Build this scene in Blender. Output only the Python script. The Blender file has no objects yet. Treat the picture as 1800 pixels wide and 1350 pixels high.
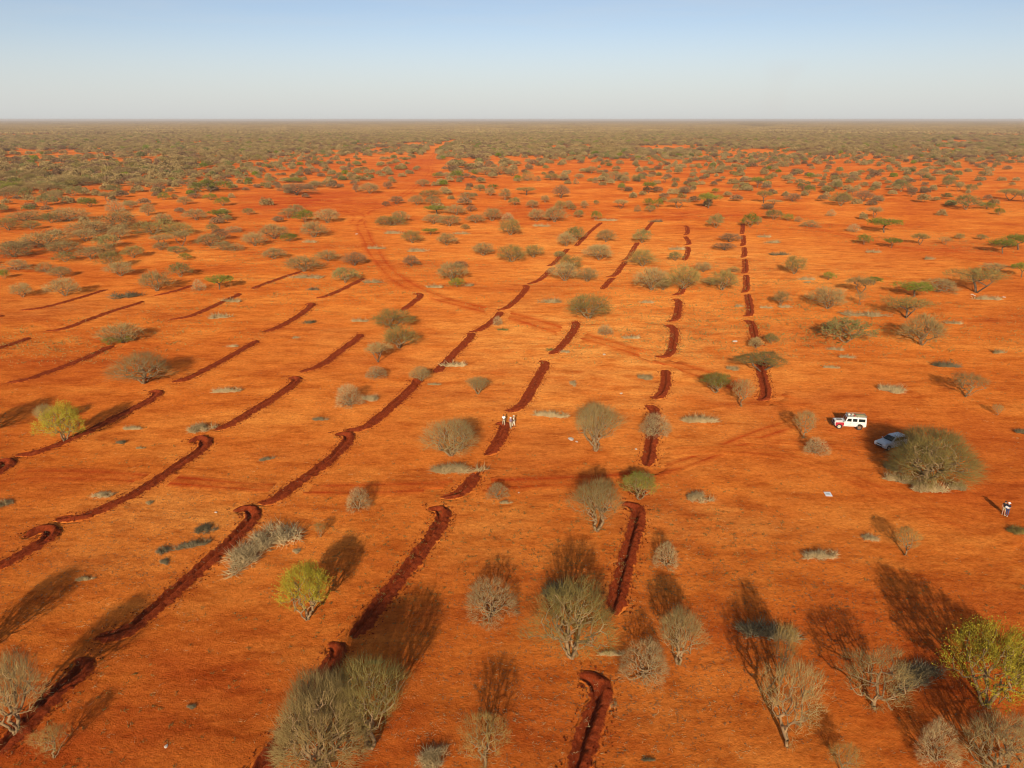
import bpy, bmesh, math, random
import numpy as np
from mathutils import Vector, Matrix
R = math.radians
random.seed(7)
rng = np.random.default_rng(11)
sc = bpy.context.scene
col = sc.collection

# ------------------------------------------------------------------ camera, sky, sun, exposure
CAM_H, PITCH, FPX = 43.0, 18.75, 1370.0
SUN_AZ, SUN_EL = 5.0, 20.0            # light travels towards +Y turned 5 deg to +X, 20 deg above the ground
cam_d = bpy.data.cameras.new('camera'); cam = bpy.data.objects.new('camera', cam_d); col.objects.link(cam)
cam.location = (0, 0, CAM_H); cam.rotation_euler = (R(90 - PITCH), 0, 0)
cam_d.sensor_width = 36; cam_d.lens = FPX / 1800 * 36; cam_d.clip_start = 0.5; cam_d.clip_end = 200000
sc.camera = cam

w = bpy.data.worlds.new("World"); sc.world = w; w.use_nodes = True
nt = w.node_tree; nt.nodes.clear()
out = nt.nodes.new('ShaderNodeOutputWorld'); bg = nt.nodes.new('ShaderNodeBackground')
sky = nt.nodes.new('ShaderNodeTexSky'); sky.sky_type = 'NISHITA'; sky.sun_disc = False
sky.sun_elevation = R(SUN_EL); sky.sun_rotation = R(180 + SUN_AZ)
sky.altitude = 1500; sky.air_density = 0.8; sky.dust_density = 2.6; sky.ozone_density = 0.3
bg.inputs[1].default_value = 0.108
# thin dry-season veil: stretched streaks that pale the blue a little, all round the sky
tcw = nt.nodes.new('ShaderNodeTexCoord'); mpw = nt.nodes.new('ShaderNodeMapping'); mpw.inputs['Scale'].default_value = (1.6, 1.6, 16)
nzw = nt.nodes.new('ShaderNodeTexNoise'); nzw.inputs['Scale'].default_value = 2.2; nzw.inputs['Detail'].default_value = 7; nzw.inputs['Roughness'].default_value = .6
mrw = nt.nodes.new('ShaderNodeMapRange'); mrw.inputs[1].default_value = .38; mrw.inputs[2].default_value = .8; mrw.inputs[4].default_value = .30
mxw = nt.nodes.new('ShaderNodeMix'); mxw.data_type = 'RGBA'; mxw.inputs[7].default_value = (6.15, 6.3, 6.35, 1)
tnw = nt.nodes.new('ShaderNodeMix'); tnw.data_type = 'RGBA'; tnw.blend_type = 'MULTIPLY'; tnw.inputs[0].default_value = 1; tnw.inputs[7].default_value = (1.04, .98, .985, 1)
nt.links.new(tcw.outputs['Generated'], mpw.inputs[0]); nt.links.new(mpw.outputs[0], nzw.inputs['Vector']); nt.links.new(nzw.outputs['Fac'], mrw.inputs[0])
sxw = nt.nodes.new('ShaderNodeSeparateXYZ'); nt.links.new(tcw.outputs['Generated'], sxw.inputs[0])      # dusty air whitens the lowest sky all round
hzw = nt.nodes.new('ShaderNodeMapRange'); hzw.interpolation_type = 'SMOOTHSTEP'; hzw.inputs[1].default_value = 0.0; hzw.inputs[2].default_value = .12; hzw.inputs[3].default_value = .75; hzw.inputs[4].default_value = 0
nt.links.new(sxw.outputs[2], hzw.inputs[0]); mhw = nt.nodes.new('ShaderNodeMath'); mhw.operation = 'MAXIMUM'; nt.links.new(hzw.outputs[0], mhw.inputs[0]); nt.links.new(mrw.outputs[0], mhw.inputs[1])
nt.links.new(mhw.outputs[0], mxw.inputs[0]); nt.links.new(sky.outputs[0], tnw.inputs[6]); nt.links.new(tnw.outputs[2], mxw.inputs[6]); nt.links.new(mxw.outputs[2], bg.inputs[0]); nt.links.new(bg.outputs[0], out.inputs[0])

sl = bpy.data.lights.new('sun', 'SUN'); so = bpy.data.objects.new('sun', sl); col.objects.link(so)
sl.energy = 4.9; sl.angle = R(0.55); sl.color = (1.0, 0.88, 0.70)
sdir = Vector((math.sin(R(SUN_AZ)) * math.cos(R(SUN_EL)), math.cos(R(SUN_AZ)) * math.cos(R(SUN_EL)), -math.sin(R(SUN_EL))))
so.rotation_euler = sdir.to_track_quat('-Z', 'Y').to_euler()
sc.view_settings.view_transform = 'Standard'; sc.view_settings.look = 'None'
sc.view_settings.gamma = 1; sc.view_settings.use_curve_mapping = False
sc.view_settings.exposure = 0.0
sc.cycles.max_bounces = 5; sc.cycles.diffuse_bounces = 3; sc.cycles.transparent_max_bounces = 4
sc.cycles.use_denoising = True
sc.cycles.filter_width = 1.1
HAZE = 7.5e-5

# ------------------------------------------------------------------ picture geometry helpers
cp, sp = math.cos(R(PITCH)), math.sin(R(PITCH))
def G(px, py, z=0.0):
    """ground point seen at photograph pixel px, py"""
    u, v = (px - 900) / FPX, (675 - py) / FPX
    d = (u, cp + v * sp, -sp + v * cp)
    t = (CAM_H - z) / -d[2]
    return d[0] * t, d[1] * t
def depth(x, y): return y * cp + CAM_H * sp
def to_px(x, y, z=0.0):
    zz = y * cp + (CAM_H - z) * sp
    return 900 + FPX * x / zz, 675 - FPX * (y * sp - (CAM_H - z) * cp) / zz
def ppm(x, y): return FPX / depth(x, y)
def relief(x, y):
    """gentle unevenness of the plain, metres"""
    x = np.asarray(x, float); y = np.asarray(y, float)
    z = .06 * np.sin(x * .11 + 1.3 * np.sin(y * .05)) + .035 * np.sin(y * .17 + x * .06 + 2) \
        + .03 * np.sin(x * .41 - y * .23 + 1.1 * np.sin(x * .13)) + .022 * np.sin(y * .53 + x * .31 + 4)
    return z
def Z(x, y): return float(relief(x, y))

# ------------------------------------------------------------------ materials
def new_mat(name):
    m = bpy.data.materials.new(name); m.use_nodes = True
    t = m.node_tree; b = t.nodes['Principled BSDF']
    b.inputs['Specular IOR Level'].default_value = .2
    return m, t, b
def plain(name, rgb, rough=.6, metal=0, spec=.4, var=0.0, scale=8):
    m, t, b = new_mat(name)
    b.inputs['Roughness'].default_value = rough; b.inputs['Metallic'].default_value = metal
    b.inputs['Specular IOR Level'].default_value = spec
    if var:
        tc = t.nodes.new('ShaderNodeTexCoord'); n = t.nodes.new('ShaderNodeTexNoise'); n.inputs['Scale'].default_value = scale
        n.inputs['Detail'].default_value = 5
        t.links.new(tc.outputs['Object'], n.inputs['Vector'])
        r = t.nodes.new('ShaderNodeValToRGB')
        r.color_ramp.elements[0].position = .3; r.color_ramp.elements[1].position = .7
        r.color_ramp.elements[0].color = (*[c * (1 - var) for c in rgb], 1)
        r.color_ramp.elements[1].color = (*[min(1, c * (1 + var)) for c in rgb], 1)
        t.links.new(n.outputs['Fac'], r.inputs['Fac']); t.links.new(r.outputs['Color'], b.inputs['Base Color'])
    else: b.inputs['Base Color'].default_value = (*rgb, 1)
    return m
def plant_mat(name, a, b2, rough=.75):
    """twig and leaf colour: varies from plant to plant and from clump to clump"""
    m, t, b = new_mat(name)
    b.inputs['Roughness'].default_value = rough; b.inputs['Specular IOR Level'].default_value = .15
    oi = t.nodes.new('ShaderNodeObjectInfo'); tc = t.nodes.new('ShaderNodeTexCoord')
    n = t.nodes.new('ShaderNodeTexNoise'); n.inputs['Scale'].default_value = 1.3; n.inputs['Detail'].default_value = 3
    t.links.new(tc.outputs['Object'], n.inputs['Vector'])
    ma = t.nodes.new('ShaderNodeMath'); ma.operation = 'MULTIPLY_ADD'; ma.inputs[1].default_value = .55
    t.links.new(oi.outputs['Random'], ma.inputs[0]); 
    m2 = t.nodes.new('ShaderNodeMath'); m2.operation = 'MULTIPLY_ADD'; m2.inputs[1].default_value = 1.5; m2.inputs[2].default_value = -.52
    t.links.new(n.outputs['Fac'], m2.inputs[0]); t.links.new(m2.outputs[0], ma.inputs[2])
    r = t.nodes.new('ShaderNodeValToRGB'); r.color_ramp.elements[0].color = (*a, 1); r.color_ramp.elements[1].color = (*b2, 1)
    t.links.new(ma.outputs[0], r.inputs['Fac']); t.links.new(r.outputs['Color'], b.inputs['Base Color'])
    return m

def ground_mat():
    m, t, b = new_mat('red_earth'); L = t.links.new; N = t.nodes.new
    b.inputs['Roughness'].default_value = 1.0; b.inputs['Specular IOR Level'].default_value = .0
    if 'Diffuse Roughness' in b.inputs: b.inputs['Diffuse Roughness'].default_value = .6
    tc = N('ShaderNodeTexCoord')
    def noise(scale, detail=4, rough=.55, stretch=None):
        n = N('ShaderNodeTexNoise'); n.inputs['Scale'].default_value = scale; n.inputs['Detail'].default_value = detail
        n.inputs['Roughness'].default_value = rough
        if stretch:
            mp = N('ShaderNodeMapping'); mp.inputs['Scale'].default_value = stretch; mp.inputs['Rotation'].default_value = (0, 0, R(12))
            L(tc.outputs['Object'], mp.inputs['Vector']); L(mp.outputs[0], n.inputs['Vector'])
        else: L(tc.outputs['Object'], n.inputs['Vector'])
        return n
    def ramp(src, stops):
        r = N('ShaderNodeValToRGB'); e = r.color_ramp.elements
        e[0].position, e[0].color = stops[0][0], (*stops[0][1], 1); e[1].position, e[1].color = stops[-1][0], (*stops[-1][1], 1)
        for p, c in stops[1:-1]:
            x = e.new(p); x.color = (*c, 1)
        L(src, r.inputs['Fac']); return r
    def mix(kind, fac, a, c2):
        x = N('ShaderNodeMix'); x.data_type = 'RGBA'; x.blend_type = kind
        if isinstance(fac, (int, float)): x.inputs[0].default_value = fac
        else: L(fac, x.inputs[0])
        L(a, x.inputs[6])
        if isinstance(c2, tuple): x.inputs[7].default_value = (*c2, 1)
        else: L(c2, x.inputs[7])
        return x.outputs[2]
    big = noise(.022, 8, .72, (1, 1.6, 1)); mid = noise(.16, 9, .75, (1, 2.2, 1)); fine = noise(1.9, 7, .8)
    c = ramp(big.outputs['Fac'], [(.33, GR[0]), (.5, GR[1]), (.68, GR[2])]).outputs['Color']
    at = N('ShaderNodeAttribute'); at.attribute_name = 'soil'      # R = freshly dug, G = red and bare or wheel-worn, B = pale dust and the painted sun-opposite bright spot, A = thick scrub floor
    sep = N('ShaderNodeSeparateColor'); L(at.outputs['Color'], sep.inputs[0])
    def broken(chan, sc_, lo):
        q = N('ShaderNodeMath'); q.operation = 'MULTIPLY'; q.use_clamp = True; L(sep.outputs[chan], q.inputs[0])
        mr = N('ShaderNodeMapRange'); mr.inputs[1].default_value = .36; mr.inputs[2].default_value = .60; mr.inputs[3].default_value = lo; mr.inputs[4].default_value = 1.15
        L(noise(sc_, 6, .7, (1, 1.8, 1)).outputs['Fac'], mr.inputs[0]); L(mr.outputs[0], q.inputs[1]); return q.outputs[0]
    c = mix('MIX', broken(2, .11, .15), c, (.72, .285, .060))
    c = mix('MIX', broken(1, .07, .35), c, GR[3])
    c = mix('MULTIPLY', .95, c, ramp(mid.outputs['Fac'], [(.33, (.66, .50, .42)), (.5, (1, 1, 1)), (.66, (1.16, 1.25, 1.3))]).outputs['Color'])
    c = mix('MULTIPLY', .7, c, ramp(fine.outputs['Fac'], [(.33, (.62, .52, .46)), (.5, (1, 1, 1)), (.68, (1.25, 1.38, 1.5))]).outputs['Color'])
    wash = noise(.35, 7, .7, (1, 3.4, 1))
    c = mix('MULTIPLY', .6, c, ramp(wash.outputs['Fac'], [(.36, (.74, .60, .52)), (.48, (1, 1, 1)), (.60, (1, 1, 1)), (.70, (1.15, 1.28, 1.4))]).outputs['Color'])
    # dry litter speckles
    sp_ = noise(5.5, 2, .5)
    c = mix('MIX', ramp(sp_.outputs['Fac'], [(.69, (0, 0, 0)), (.74, (.5, .5, .5))]).outputs['Color'], c, (.10, .045, .022))
    # irregular edges for the dug soil
    nz = noise(1.6, 4, .6)
    add = N('ShaderNodeMath'); add.operation = 'MULTIPLY_ADD'; add.inputs[1].default_value = 1.1; add.inputs[2].default_value = -.55
    L(nz.outputs['Fac'], add.inputs[0])
    sm = N('ShaderNodeMath'); sm.operation = 'ADD'; sm.use_clamp = True
    L(sep.outputs[0], sm.inputs[0]); L(add.outputs[0], sm.inputs[1])
    fr = N('ShaderNodeMapRange'); fr.inputs[1].default_value = .42; fr.inputs[2].default_value = .62; L(sm.outputs[0], fr.inputs[0])
    dug = ramp(noise(2.2, 6, .75).outputs['Fac'], [(.3, (.12, .017, .005)), (.5, (.23, .036, .0095)), (.72, (.34, .066, .017))]).outputs['Color']
    c = mix('MIX', fr.outputs[0], c, dug)
    tr = N('ShaderNodeMath'); tr.operation = 'MULTIPLY'; L(sep.outputs[1], tr.inputs[0])
    trn = noise(.8, 4, .6, (1, 1, 1)); trr = N('ShaderNodeMapRange'); trr.inputs[1].default_value = .3; trr.inputs[2].default_value = .6; trr.inputs[3].default_value = .35
    L(trn.outputs['Fac'], trr.inputs[0]); L(trr.outputs[0], tr.inputs[1])
    c = mix('MIX', tr.outputs[0], c, GR[3]) if False else c
    c = mix('MIX', at.outputs['Alpha'], c, ramp(noise(.05, 5, .7).outputs['Fac'], [(.3, (.12, .075, .035)), (.7, (.23, .15, .08))]).outputs['Color'])
    L(c, b.inputs['Base Color'])
    b1 = N('ShaderNodeBump'); b1.inputs['Strength'].default_value = .9; b1.inputs['Distance'].default_value = .22
    L(noise(1.1, 8, .68).outputs['Fac'], b1.inputs['Height'])
    b2 = N('ShaderNodeBump'); b2.inputs['Strength'].default_value = .9; b2.inputs['Distance'].default_value = .12
    L(noise(6.5, 4, .7).outputs['Fac'], b2.inputs['Height']); L(b1.outputs[0], b2.inputs['Normal'])
    L(b2.outputs[0], b.inputs['Normal'])
    return m
GR = [(.43, .080, .0115), (.59, .147, .0195), (.72, .240, .040), (.42, .055, .0085)]
M_ground = ground_mat()
M = dict(
    bark=plain('pale_bark', (.27, .165, .075), .9, var=.35, scale=4), bark_dark=plain('brown_bark', (.16, .10, .055), .9, var=.35, scale=4),
    grey=plant_mat('twigs_grey_brown', (.205, .134, .040), (.48, .325, .122)),
    olive=plant_mat('twigs_olive', (.165, .115, .028), (.38, .275, .075)),
    brown=plant_mat('twigs_reddish_brown', (.150, .080, .035), (.34, .20, .090)),
    pale=plant_mat('twigs_pale_pinkish', (.33, .215, .085), (.60, .42, .19)),
    gold=plant_mat('twigs_straw', (.28, .165, .040), (.50, .33, .10)),
    sage=plant_mat('leaves_sage', (.125, .115, .026), (.30, .27, .075)),
    green=plant_mat('leaves_green', (.095, .115, .006), (.27, .29, .018)),
    lime=plant_mat('leaves_yellow_green', (.24, .185, .010), (.50, .39, .035)),
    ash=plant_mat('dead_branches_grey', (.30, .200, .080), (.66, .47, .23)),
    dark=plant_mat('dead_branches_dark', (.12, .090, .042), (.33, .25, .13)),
)

# ------------------------------------------------------------------ object helpers
def obj(name, me, mats=(), parent=None, loc=None):
    o = bpy.data.objects.new(name, me); col.objects.link(o)
    if me is not None and not len(me.materials):
        for m in mats: me.materials.append(m)
    if parent: o.parent = parent
    if loc is not None: o.location = loc
    return o
def tag(o, label=None, cat=None, group=None, kind=None):
    for k, v in (('label', label), ('category', cat), ('group', group), ('kind', kind)):
        if v: o[k] = v
    return o
def empty(name, loc, rz=0):
    o = bpy.data.objects.new(name, None); col.objects.link(o); o.location = loc; o.rotation_euler = (0, 0, rz)
    o.empty_display_size = .3; return o
def mesh_np(name, V, F, smooth=False):
    """V (n,3), F (m,k) all faces alike"""
    V = np.asarray(V, np.float32); F = np.asarray(F, np.int32)
    me = bpy.data.meshes.new(name); me.vertices.add(len(V)); me.vertices.foreach_set('co', V.ravel())
    k = F.shape[1]; me.loops.add(F.size); me.loops.foreach_set('vertex_index', F.ravel())
    me.polygons.add(len(F)); me.polygons.foreach_set('loop_start', np.arange(0, F.size, k, dtype=np.int32))
    me.polygons.foreach_set('loop_total', np.full(len(F), k, np.int32))
    me.update(calc_edges=True)
    if smooth: me.shade_smooth()
    return me
def attr_color(me, C):
    a = me.color_attributes.new('soil', 'FLOAT_COLOR', 'POINT')
    C4 = np.zeros((len(C), 4), np.float32); C4[:, :C.shape[1]] = C; a.data.foreach_set('color', C4.ravel())

# ------------------------------------------------------------------ earth bunds (pixel paths, far end first; trench on the inner side)
ROWS = {
 'first': [[(1298,411),(1305,411.5),(1306,393)][::-1], [(1306,413),(1308,431),(1299,432)], [(1308,434),(1309,452),(1300,453)], [(1309,455),(1311,480),(1300,481)],
       [(1311,483),(1313,513),(1299,514)], [(1313,517),(1316,530),(1320,556),(1302,556)],
       [(1303,563),(1320,566),(1325,588),(1332,610)], [(1335,632),(1339,660),(1346,685),(1345,702),(1326,702)]],
 'second': [[(1199,397),(1208,398),(1209,413),(1199,413.5)], [(1204,416),(1214,430),(1199,431)], [(1200,434),(1211,436),(1207,450),(1202,458)],
       [(1200,505),(1199,512),(1192,518),(1178,519)], [(1178,525),(1194,527),(1191,545),(1188,564),(1168,564)],
       [(1163,572),(1185,574),(1184,600),(1177,628),(1148,626)], [(1169,649),(1171,675),(1160,700),(1138,699)],
       [(1128,714),(1151,717),(1149,745),(1142,790),(1137,822)], [(1084,853),(1108,854),(1122,864),(1128,876)],
       [(1086,886),(1112,888),(1124,902),(1108,960),(1090,1030),(1078,1085)], [(1010,1190),(1032,1188),(1053,1203),(1058,1225),(1042,1265),(1024,1320),(1010,1380)]],
 'third': [[(1148,389),(1140,398),(1130,411)], [(1121,426),(1112,440),(1103,456),(1090,458)], [(1100,459),(1088,475),(1080,486),(1062,487)],
       [(1078,488),(1068,498),(1058,510)], [(1000,566),(1016,567),(1000,595),(976,622),(960,623)],
       [(945,635),(962,638),(945,665),(914,721),(883,722)], [(868,745),(890,743),(880,770),(862,797),(846,798)],
       [(838,828),(827,850),(802,873),(770,872)], [(750,898),(770,893),(784,905),(745,965),(690,1030),(650,1085),(615,1122)],
       [(570,1135),(588,1131),(597,1148),(560,1200),(520,1270),(470,1340),(440,1380)]],
 'fourth': [[(1057,391),(1034,410),(1012,433)], [(998,437),(985,452),(972,466),(960,468)], [(972,470),(948,494),(926,500)],
       [(916,501),(929,504),(902,534),(886,545),(869,544)], [(870,549),(882,550),(860,570),(838,583),(820,583)],
       [(818,585),(833,588),(800,620),(764,656)], [(722,665),(738,668),(700,705),(660,740),(632,757),(604,755)],
       [(587,767),(604,762),(618,767),(595,795),(560,826),(520,852),(480,885),(450,884)],
       [(410,904),(426,895),(445,899),(446,912),(400,960),(340,1010),(280,1065),(215,1118),(160,1120)],
       [(125,1166),(142,1160),(150,1172),(135,1190),(90,1225),(40,1280),(-15,1335)]],
 'fifth': [[(722,517),(744,518),(720,537),(704,547)], [(622,589),(638,589),(600,615),(560,646),(524,655)],
       [(505,667),(518,663),(522,670),(505,686),(450,720),(400,750),(372,757)], [(332,780),(350,769),(364,776),(355,790),(310,821),(250,862),(200,888),(140,912),(92,911)],
       [(40,947),(72,928),(94,930),(85,948),(50,968),(0,995),(-25,1008)]],
 'sixth': [[(640,489),(600,510),(570,523),(552,524)], [(535,534),(553,534),(520,560),(480,581),(458,584)], [(440,601),(452,599),(430,613),(380,641),(330,668),(298,672)],
       [(258,691),(274,687),(279,692),(262,704),(200,735),(130,770),(60,799),(25,798)], [(-14,812),(8,809),(16,816),(-4,832),(-30,845)]],
 'seventh': [[(532,476),(480,493),(442,508)], [(408,517),(423,517),(400,526),(350,550),(320,560),(294,561)], [(200,606),(150,630),(80,656),(40,670),(8,672)]],
 'eighth': [[(342,501),(300,515),(268,520)], [(240,531),(253,531),(180,553),(110,580),(75,582)], [(36,595),(52,594),(30,602),(0,612),(-25,620)]],
 'ninth': [[(190,508),(120,530),(62,545),(32,545)], [(8,553),(-15,561)]],
}
def smooth_path(pts, step):
    P = [np.array(p, float) for p in pts]
    for _ in range(2):                     # Chaikin corner cutting
        Q = [P[0]]
        for a, b in zip(P[:-1], P[1:]): Q += [a * .75 + b * .25, a * .25 + b * .75]
        Q.append(P[-1]); P = Q
    P = np.array(P); s = np.r_[0, np.cumsum(np.linalg.norm(np.diff(P, axis=0), axis=1))]
    n = max(4, int(s[-1] / step)); u = np.linspace(0, s[-1], n + 1)
    return np.c_[np.interp(u, s, P[:, 0]), np.interp(u, s, P[:, 1])], u
bunds = []
for row, segs in ROWS.items():
    for k, seg in enumerate(segs):
        wp = [G(*p) for p in seg]
        dist = np.hypot(*np.mean(wp, axis=0)); step = max(.28, dist * .0033)
        path, u = smooth_path(wp, step)
        bunds.append((row, k, len(segs), path, u, dist))

WHEEL = [  # wheel tracks, pixel paths: (path, width m, strength)
 ([(770,262),(752,285),(760,300),(745,318),(715,340),(680,360),(640,372),(632,392),(645,420),(655,440),(672,465),(690,485),(725,508),(770,525),(830,540),(900,556),(980,580),(1080,606),(1180,640),(1300,680),(1420,715)], 7.5, .62),
 ([(-40,842),(60,833),(180,836),(300,845),(420,856),(560,862),(700,858),(860,850),(1000,846),(1120,838),(1220,812),(1330,765),(1420,735)], 4.4, .8),
 ([(1390,742),(1440,752),(1480,757),(1530,762)], 2.4, .7), ([(1300,775),(1400,778),(1480,786),(1545,790)], 2.4, .7),
 ([(1690,800),(1740,820),(1800,850)], 4.5, .5),
 ([(640,400),(760,415),(870,408)], 4, .55), ([(880,395),(1000,390),(1130,378),(1300,388),(1420,398),(1560,432),(1800,470)], 7, .6),
 ([(400,355),(520,352),(640,375),(620,395)], 9, .55), ([(850,365),(1000,372),(1160,370),(1340,385)], 6, .5),
 ([(1130,800),(1250,790),(1400,800),(1560,870),(1800,960)], 4, .35), ([(60,560),(160,590),(260,620)], 6, .35),
]
wheels = []
for pts, wd, st in WHEEL:
    wp = [G(*p) for p in pts]; dist = np.hypot(*np.mean(wp, axis=0))
    path, u = smooth_path(wp, max(.6, dist * .004)); wheels.append((path, u, wd, st, dist))

def dist_to(path, X, Y, stride=1):
    P = path[::stride]
    if len(P) < 2 or not np.allclose(P[-1], path[-1]): P = np.vstack([P, path[-1]])
    best = np.full(X.shape, 1e9)
    for a, b in zip(P[:-1], P[1:]):
        ab = b - a; L2 = ab @ ab + 1e-9
        t = np.clip(((X - a[0]) * ab[0] + (Y - a[1]) * ab[1]) / L2, 0, 1)
        best = np.minimum(best, np.hypot(X - a[0] - t * ab[0], Y - a[1] - t * ab[1]))
    return best

# ------------------------------------------------------------------ ground sheet
PALES = [(1060,640,380,130,.85),(1200,470,420,60,.65),(950,430,330,40,.4),(300,900,180,50,.45),(640,600,200,60,.35),(1250,920,220,70,.35),(180,980,140,50,.3),(880,950,120,60,.35),(1650,430,160,20,.4),(1000,1050,120,50,.3),(120,540,200,24,.3)]  # pale dusty soil; first patch also paints in the bright spot opposite the sun
REDS = [(520,358,150,24,.95),(700,300,70,26,.8),(770,318,120,12,.7),(930,372,150,14,.6),(1220,378,160,8,.75),(1640,438,130,14,.7),(1560,330,160,18,.35),(500,300,260,22,.45),(1250,300,420,26,.35),
        (1680,1180,260,150,.6),(1500,760,260,70,.35),(330,1220,150,110,.6),(120,640,190,40,.35),(640,1300,160,90,.6),(1000,1290,240,80,.35),(60,1330,150,90,.5),(1720,880,140,60,.35),(150,330,200,22,.35),(1300,1130,120,60,.35),(500,800,120,30,.25)]
def soil_field(X, Y, C):
    """patches of the plain's soil: redder and barer (channel 1) or pale, part dust and part painted sun-opposite brightness (channel 2)"""
    for ch, lst in ((1, REDS), (2, PALES)):
        for bx, by, rx, ry, st in lst:
            x0, y0 = G(bx, by); x1, _ = G(bx + rx, by); ya, yb = G(bx, by - ry)[1], G(bx, by + ry)[1]; sy = (ya - yb) / 2; yc = (ya + yb) / 2
            q = ((X - x0) / (x1 - x0)) ** 2 + ((Y - yc) / sy) ** 2; C[..., ch] = np.maximum(C[..., ch], st * np.exp(-q * 1.1))
def build_ground():
    rr = [8.0]
    while rr[-1] < 40: rr.append(rr[-1] * 1.01)
    while rr[-1] < 200: rr.append(rr[-1] * 1.0035)
    while rr[-1] < 420: rr.append(rr[-1] * 1.006)
    while rr[-1] < 90000: rr.append(rr[-1] * 1.09)
    th = np.concatenate([np.linspace(-46, 46, 470), np.linspace(46, 314, 60)[1:-1]])
    rr = np.array(rr); T, RR = np.meshgrid(np.radians(th), rr)
    X, Y = RR * np.sin(T), RR * np.cos(T)
    Zz = relief(X, Y) * np.clip(1.5 - RR / 3000, 0, 1)
    C = np.zeros(X.shape + (4,), np.float32)
    near = RR < 420
    for row, k, n, path, u, dist in bunds:
        lo, hi = path.min(0) - 3, path.max(0) + 3
        m = near & (X > lo[0]) & (X < hi[0]) & (Y > lo[1]) & (Y < hi[1])
        if not m.any(): continue
        cut = path[(u > 1.2) & (u < u[-1] - 1.2)]
        if len(cut) < 2: continue
        d = dist_to(cut, X[m], Y[m], 3)
        zone = 1.08 - .9 * RR[m] * np.where(RR[m] < 200, .0036, .006)
        Zz[m] -= np.where((d < zone) & (zone > .3), .8, 0)
    C[..., 3] = np.clip((RR - 14000) / 6000, 0, 1)
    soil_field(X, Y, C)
    C4 = C
    nr, nc = X.shape
    V = np.c_[X.ravel(), Y.ravel(), Zz.ravel()]
    i = np.arange(nr - 1)[:, None] * nc + np.arange(nc)[None, :]
    j = np.arange(nr - 1)[:, None] * nc + (np.arange(nc)[None, :] + 1) % nc
    F = np.stack([i, j, j + nc, i + nc], -1).reshape(-1, 4)[:, ::-1]
    V = np.vstack([V, [[0, 0, 0]]]); c0 = len(V) - 1
    tri = np.stack([np.arange(nc), np.full(nc, c0), (np.arange(nc) + 1) % nc], 1)
    F = np.vstack([F, np.c_[tri[:, 0], tri[:, 2], tri[:, 1], tri[:, 1]][:, :4]]) if False else F
    me = mesh_np('ground', V[:-1], F, True); attr_color(me, C.reshape(-1, 4))
    o = obj('ground', me, [M_ground]); tag(o, 'flat red earth plain reaching the horizon', kind='structure')
build_ground()

# ------------------------------------------------------------------ bund ribbons
ORD = ['first', 'second', 'third', 'fourth', 'fifth', 'sixth', 'seventh', 'eighth', 'ninth', 'tenth', 'eleventh', 'twelfth', 'thirteenth', 'fourteenth', 'fifteenth',
       'sixteenth', 'seventeenth', 'eighteenth', 'nineteenth', 'twentieth']
TENS = {20: 'twenty', 30: 'thirty', 40: 'forty', 50: 'fifty', 60: 'sixty', 70: 'seventy'}
def ordw(n):
    if n <= 20: return ORD[n - 1]
    t, u = n // 10 * 10, n % 10
    return TENS[t] + '-' + ORD[u - 1] if u else TENS[t][:-1] + 'ieth'
prof_t = np.array([-1.75, -1.55, -1.3, -1.05, -.8, -.6, -.42, -.25, -.08, .1, .28, .45, .62, .8, .95, 1.08, 1.2, 1.35, 1.5, 1.7])
prof_z = np.array([-.10, .04, .13, .21, .29, .33, .32, .24, .04, -.26, -.42, -.46, -.44, -.36, -.03, .05, .07, .06, .02, -.10])
prof_c = np.array([.0, .38, .62, .85, 1, 1, 1, 1, 1, 1, 1, 1, 1, 1, .95, .8, .6, .45, .25, 0])
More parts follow.
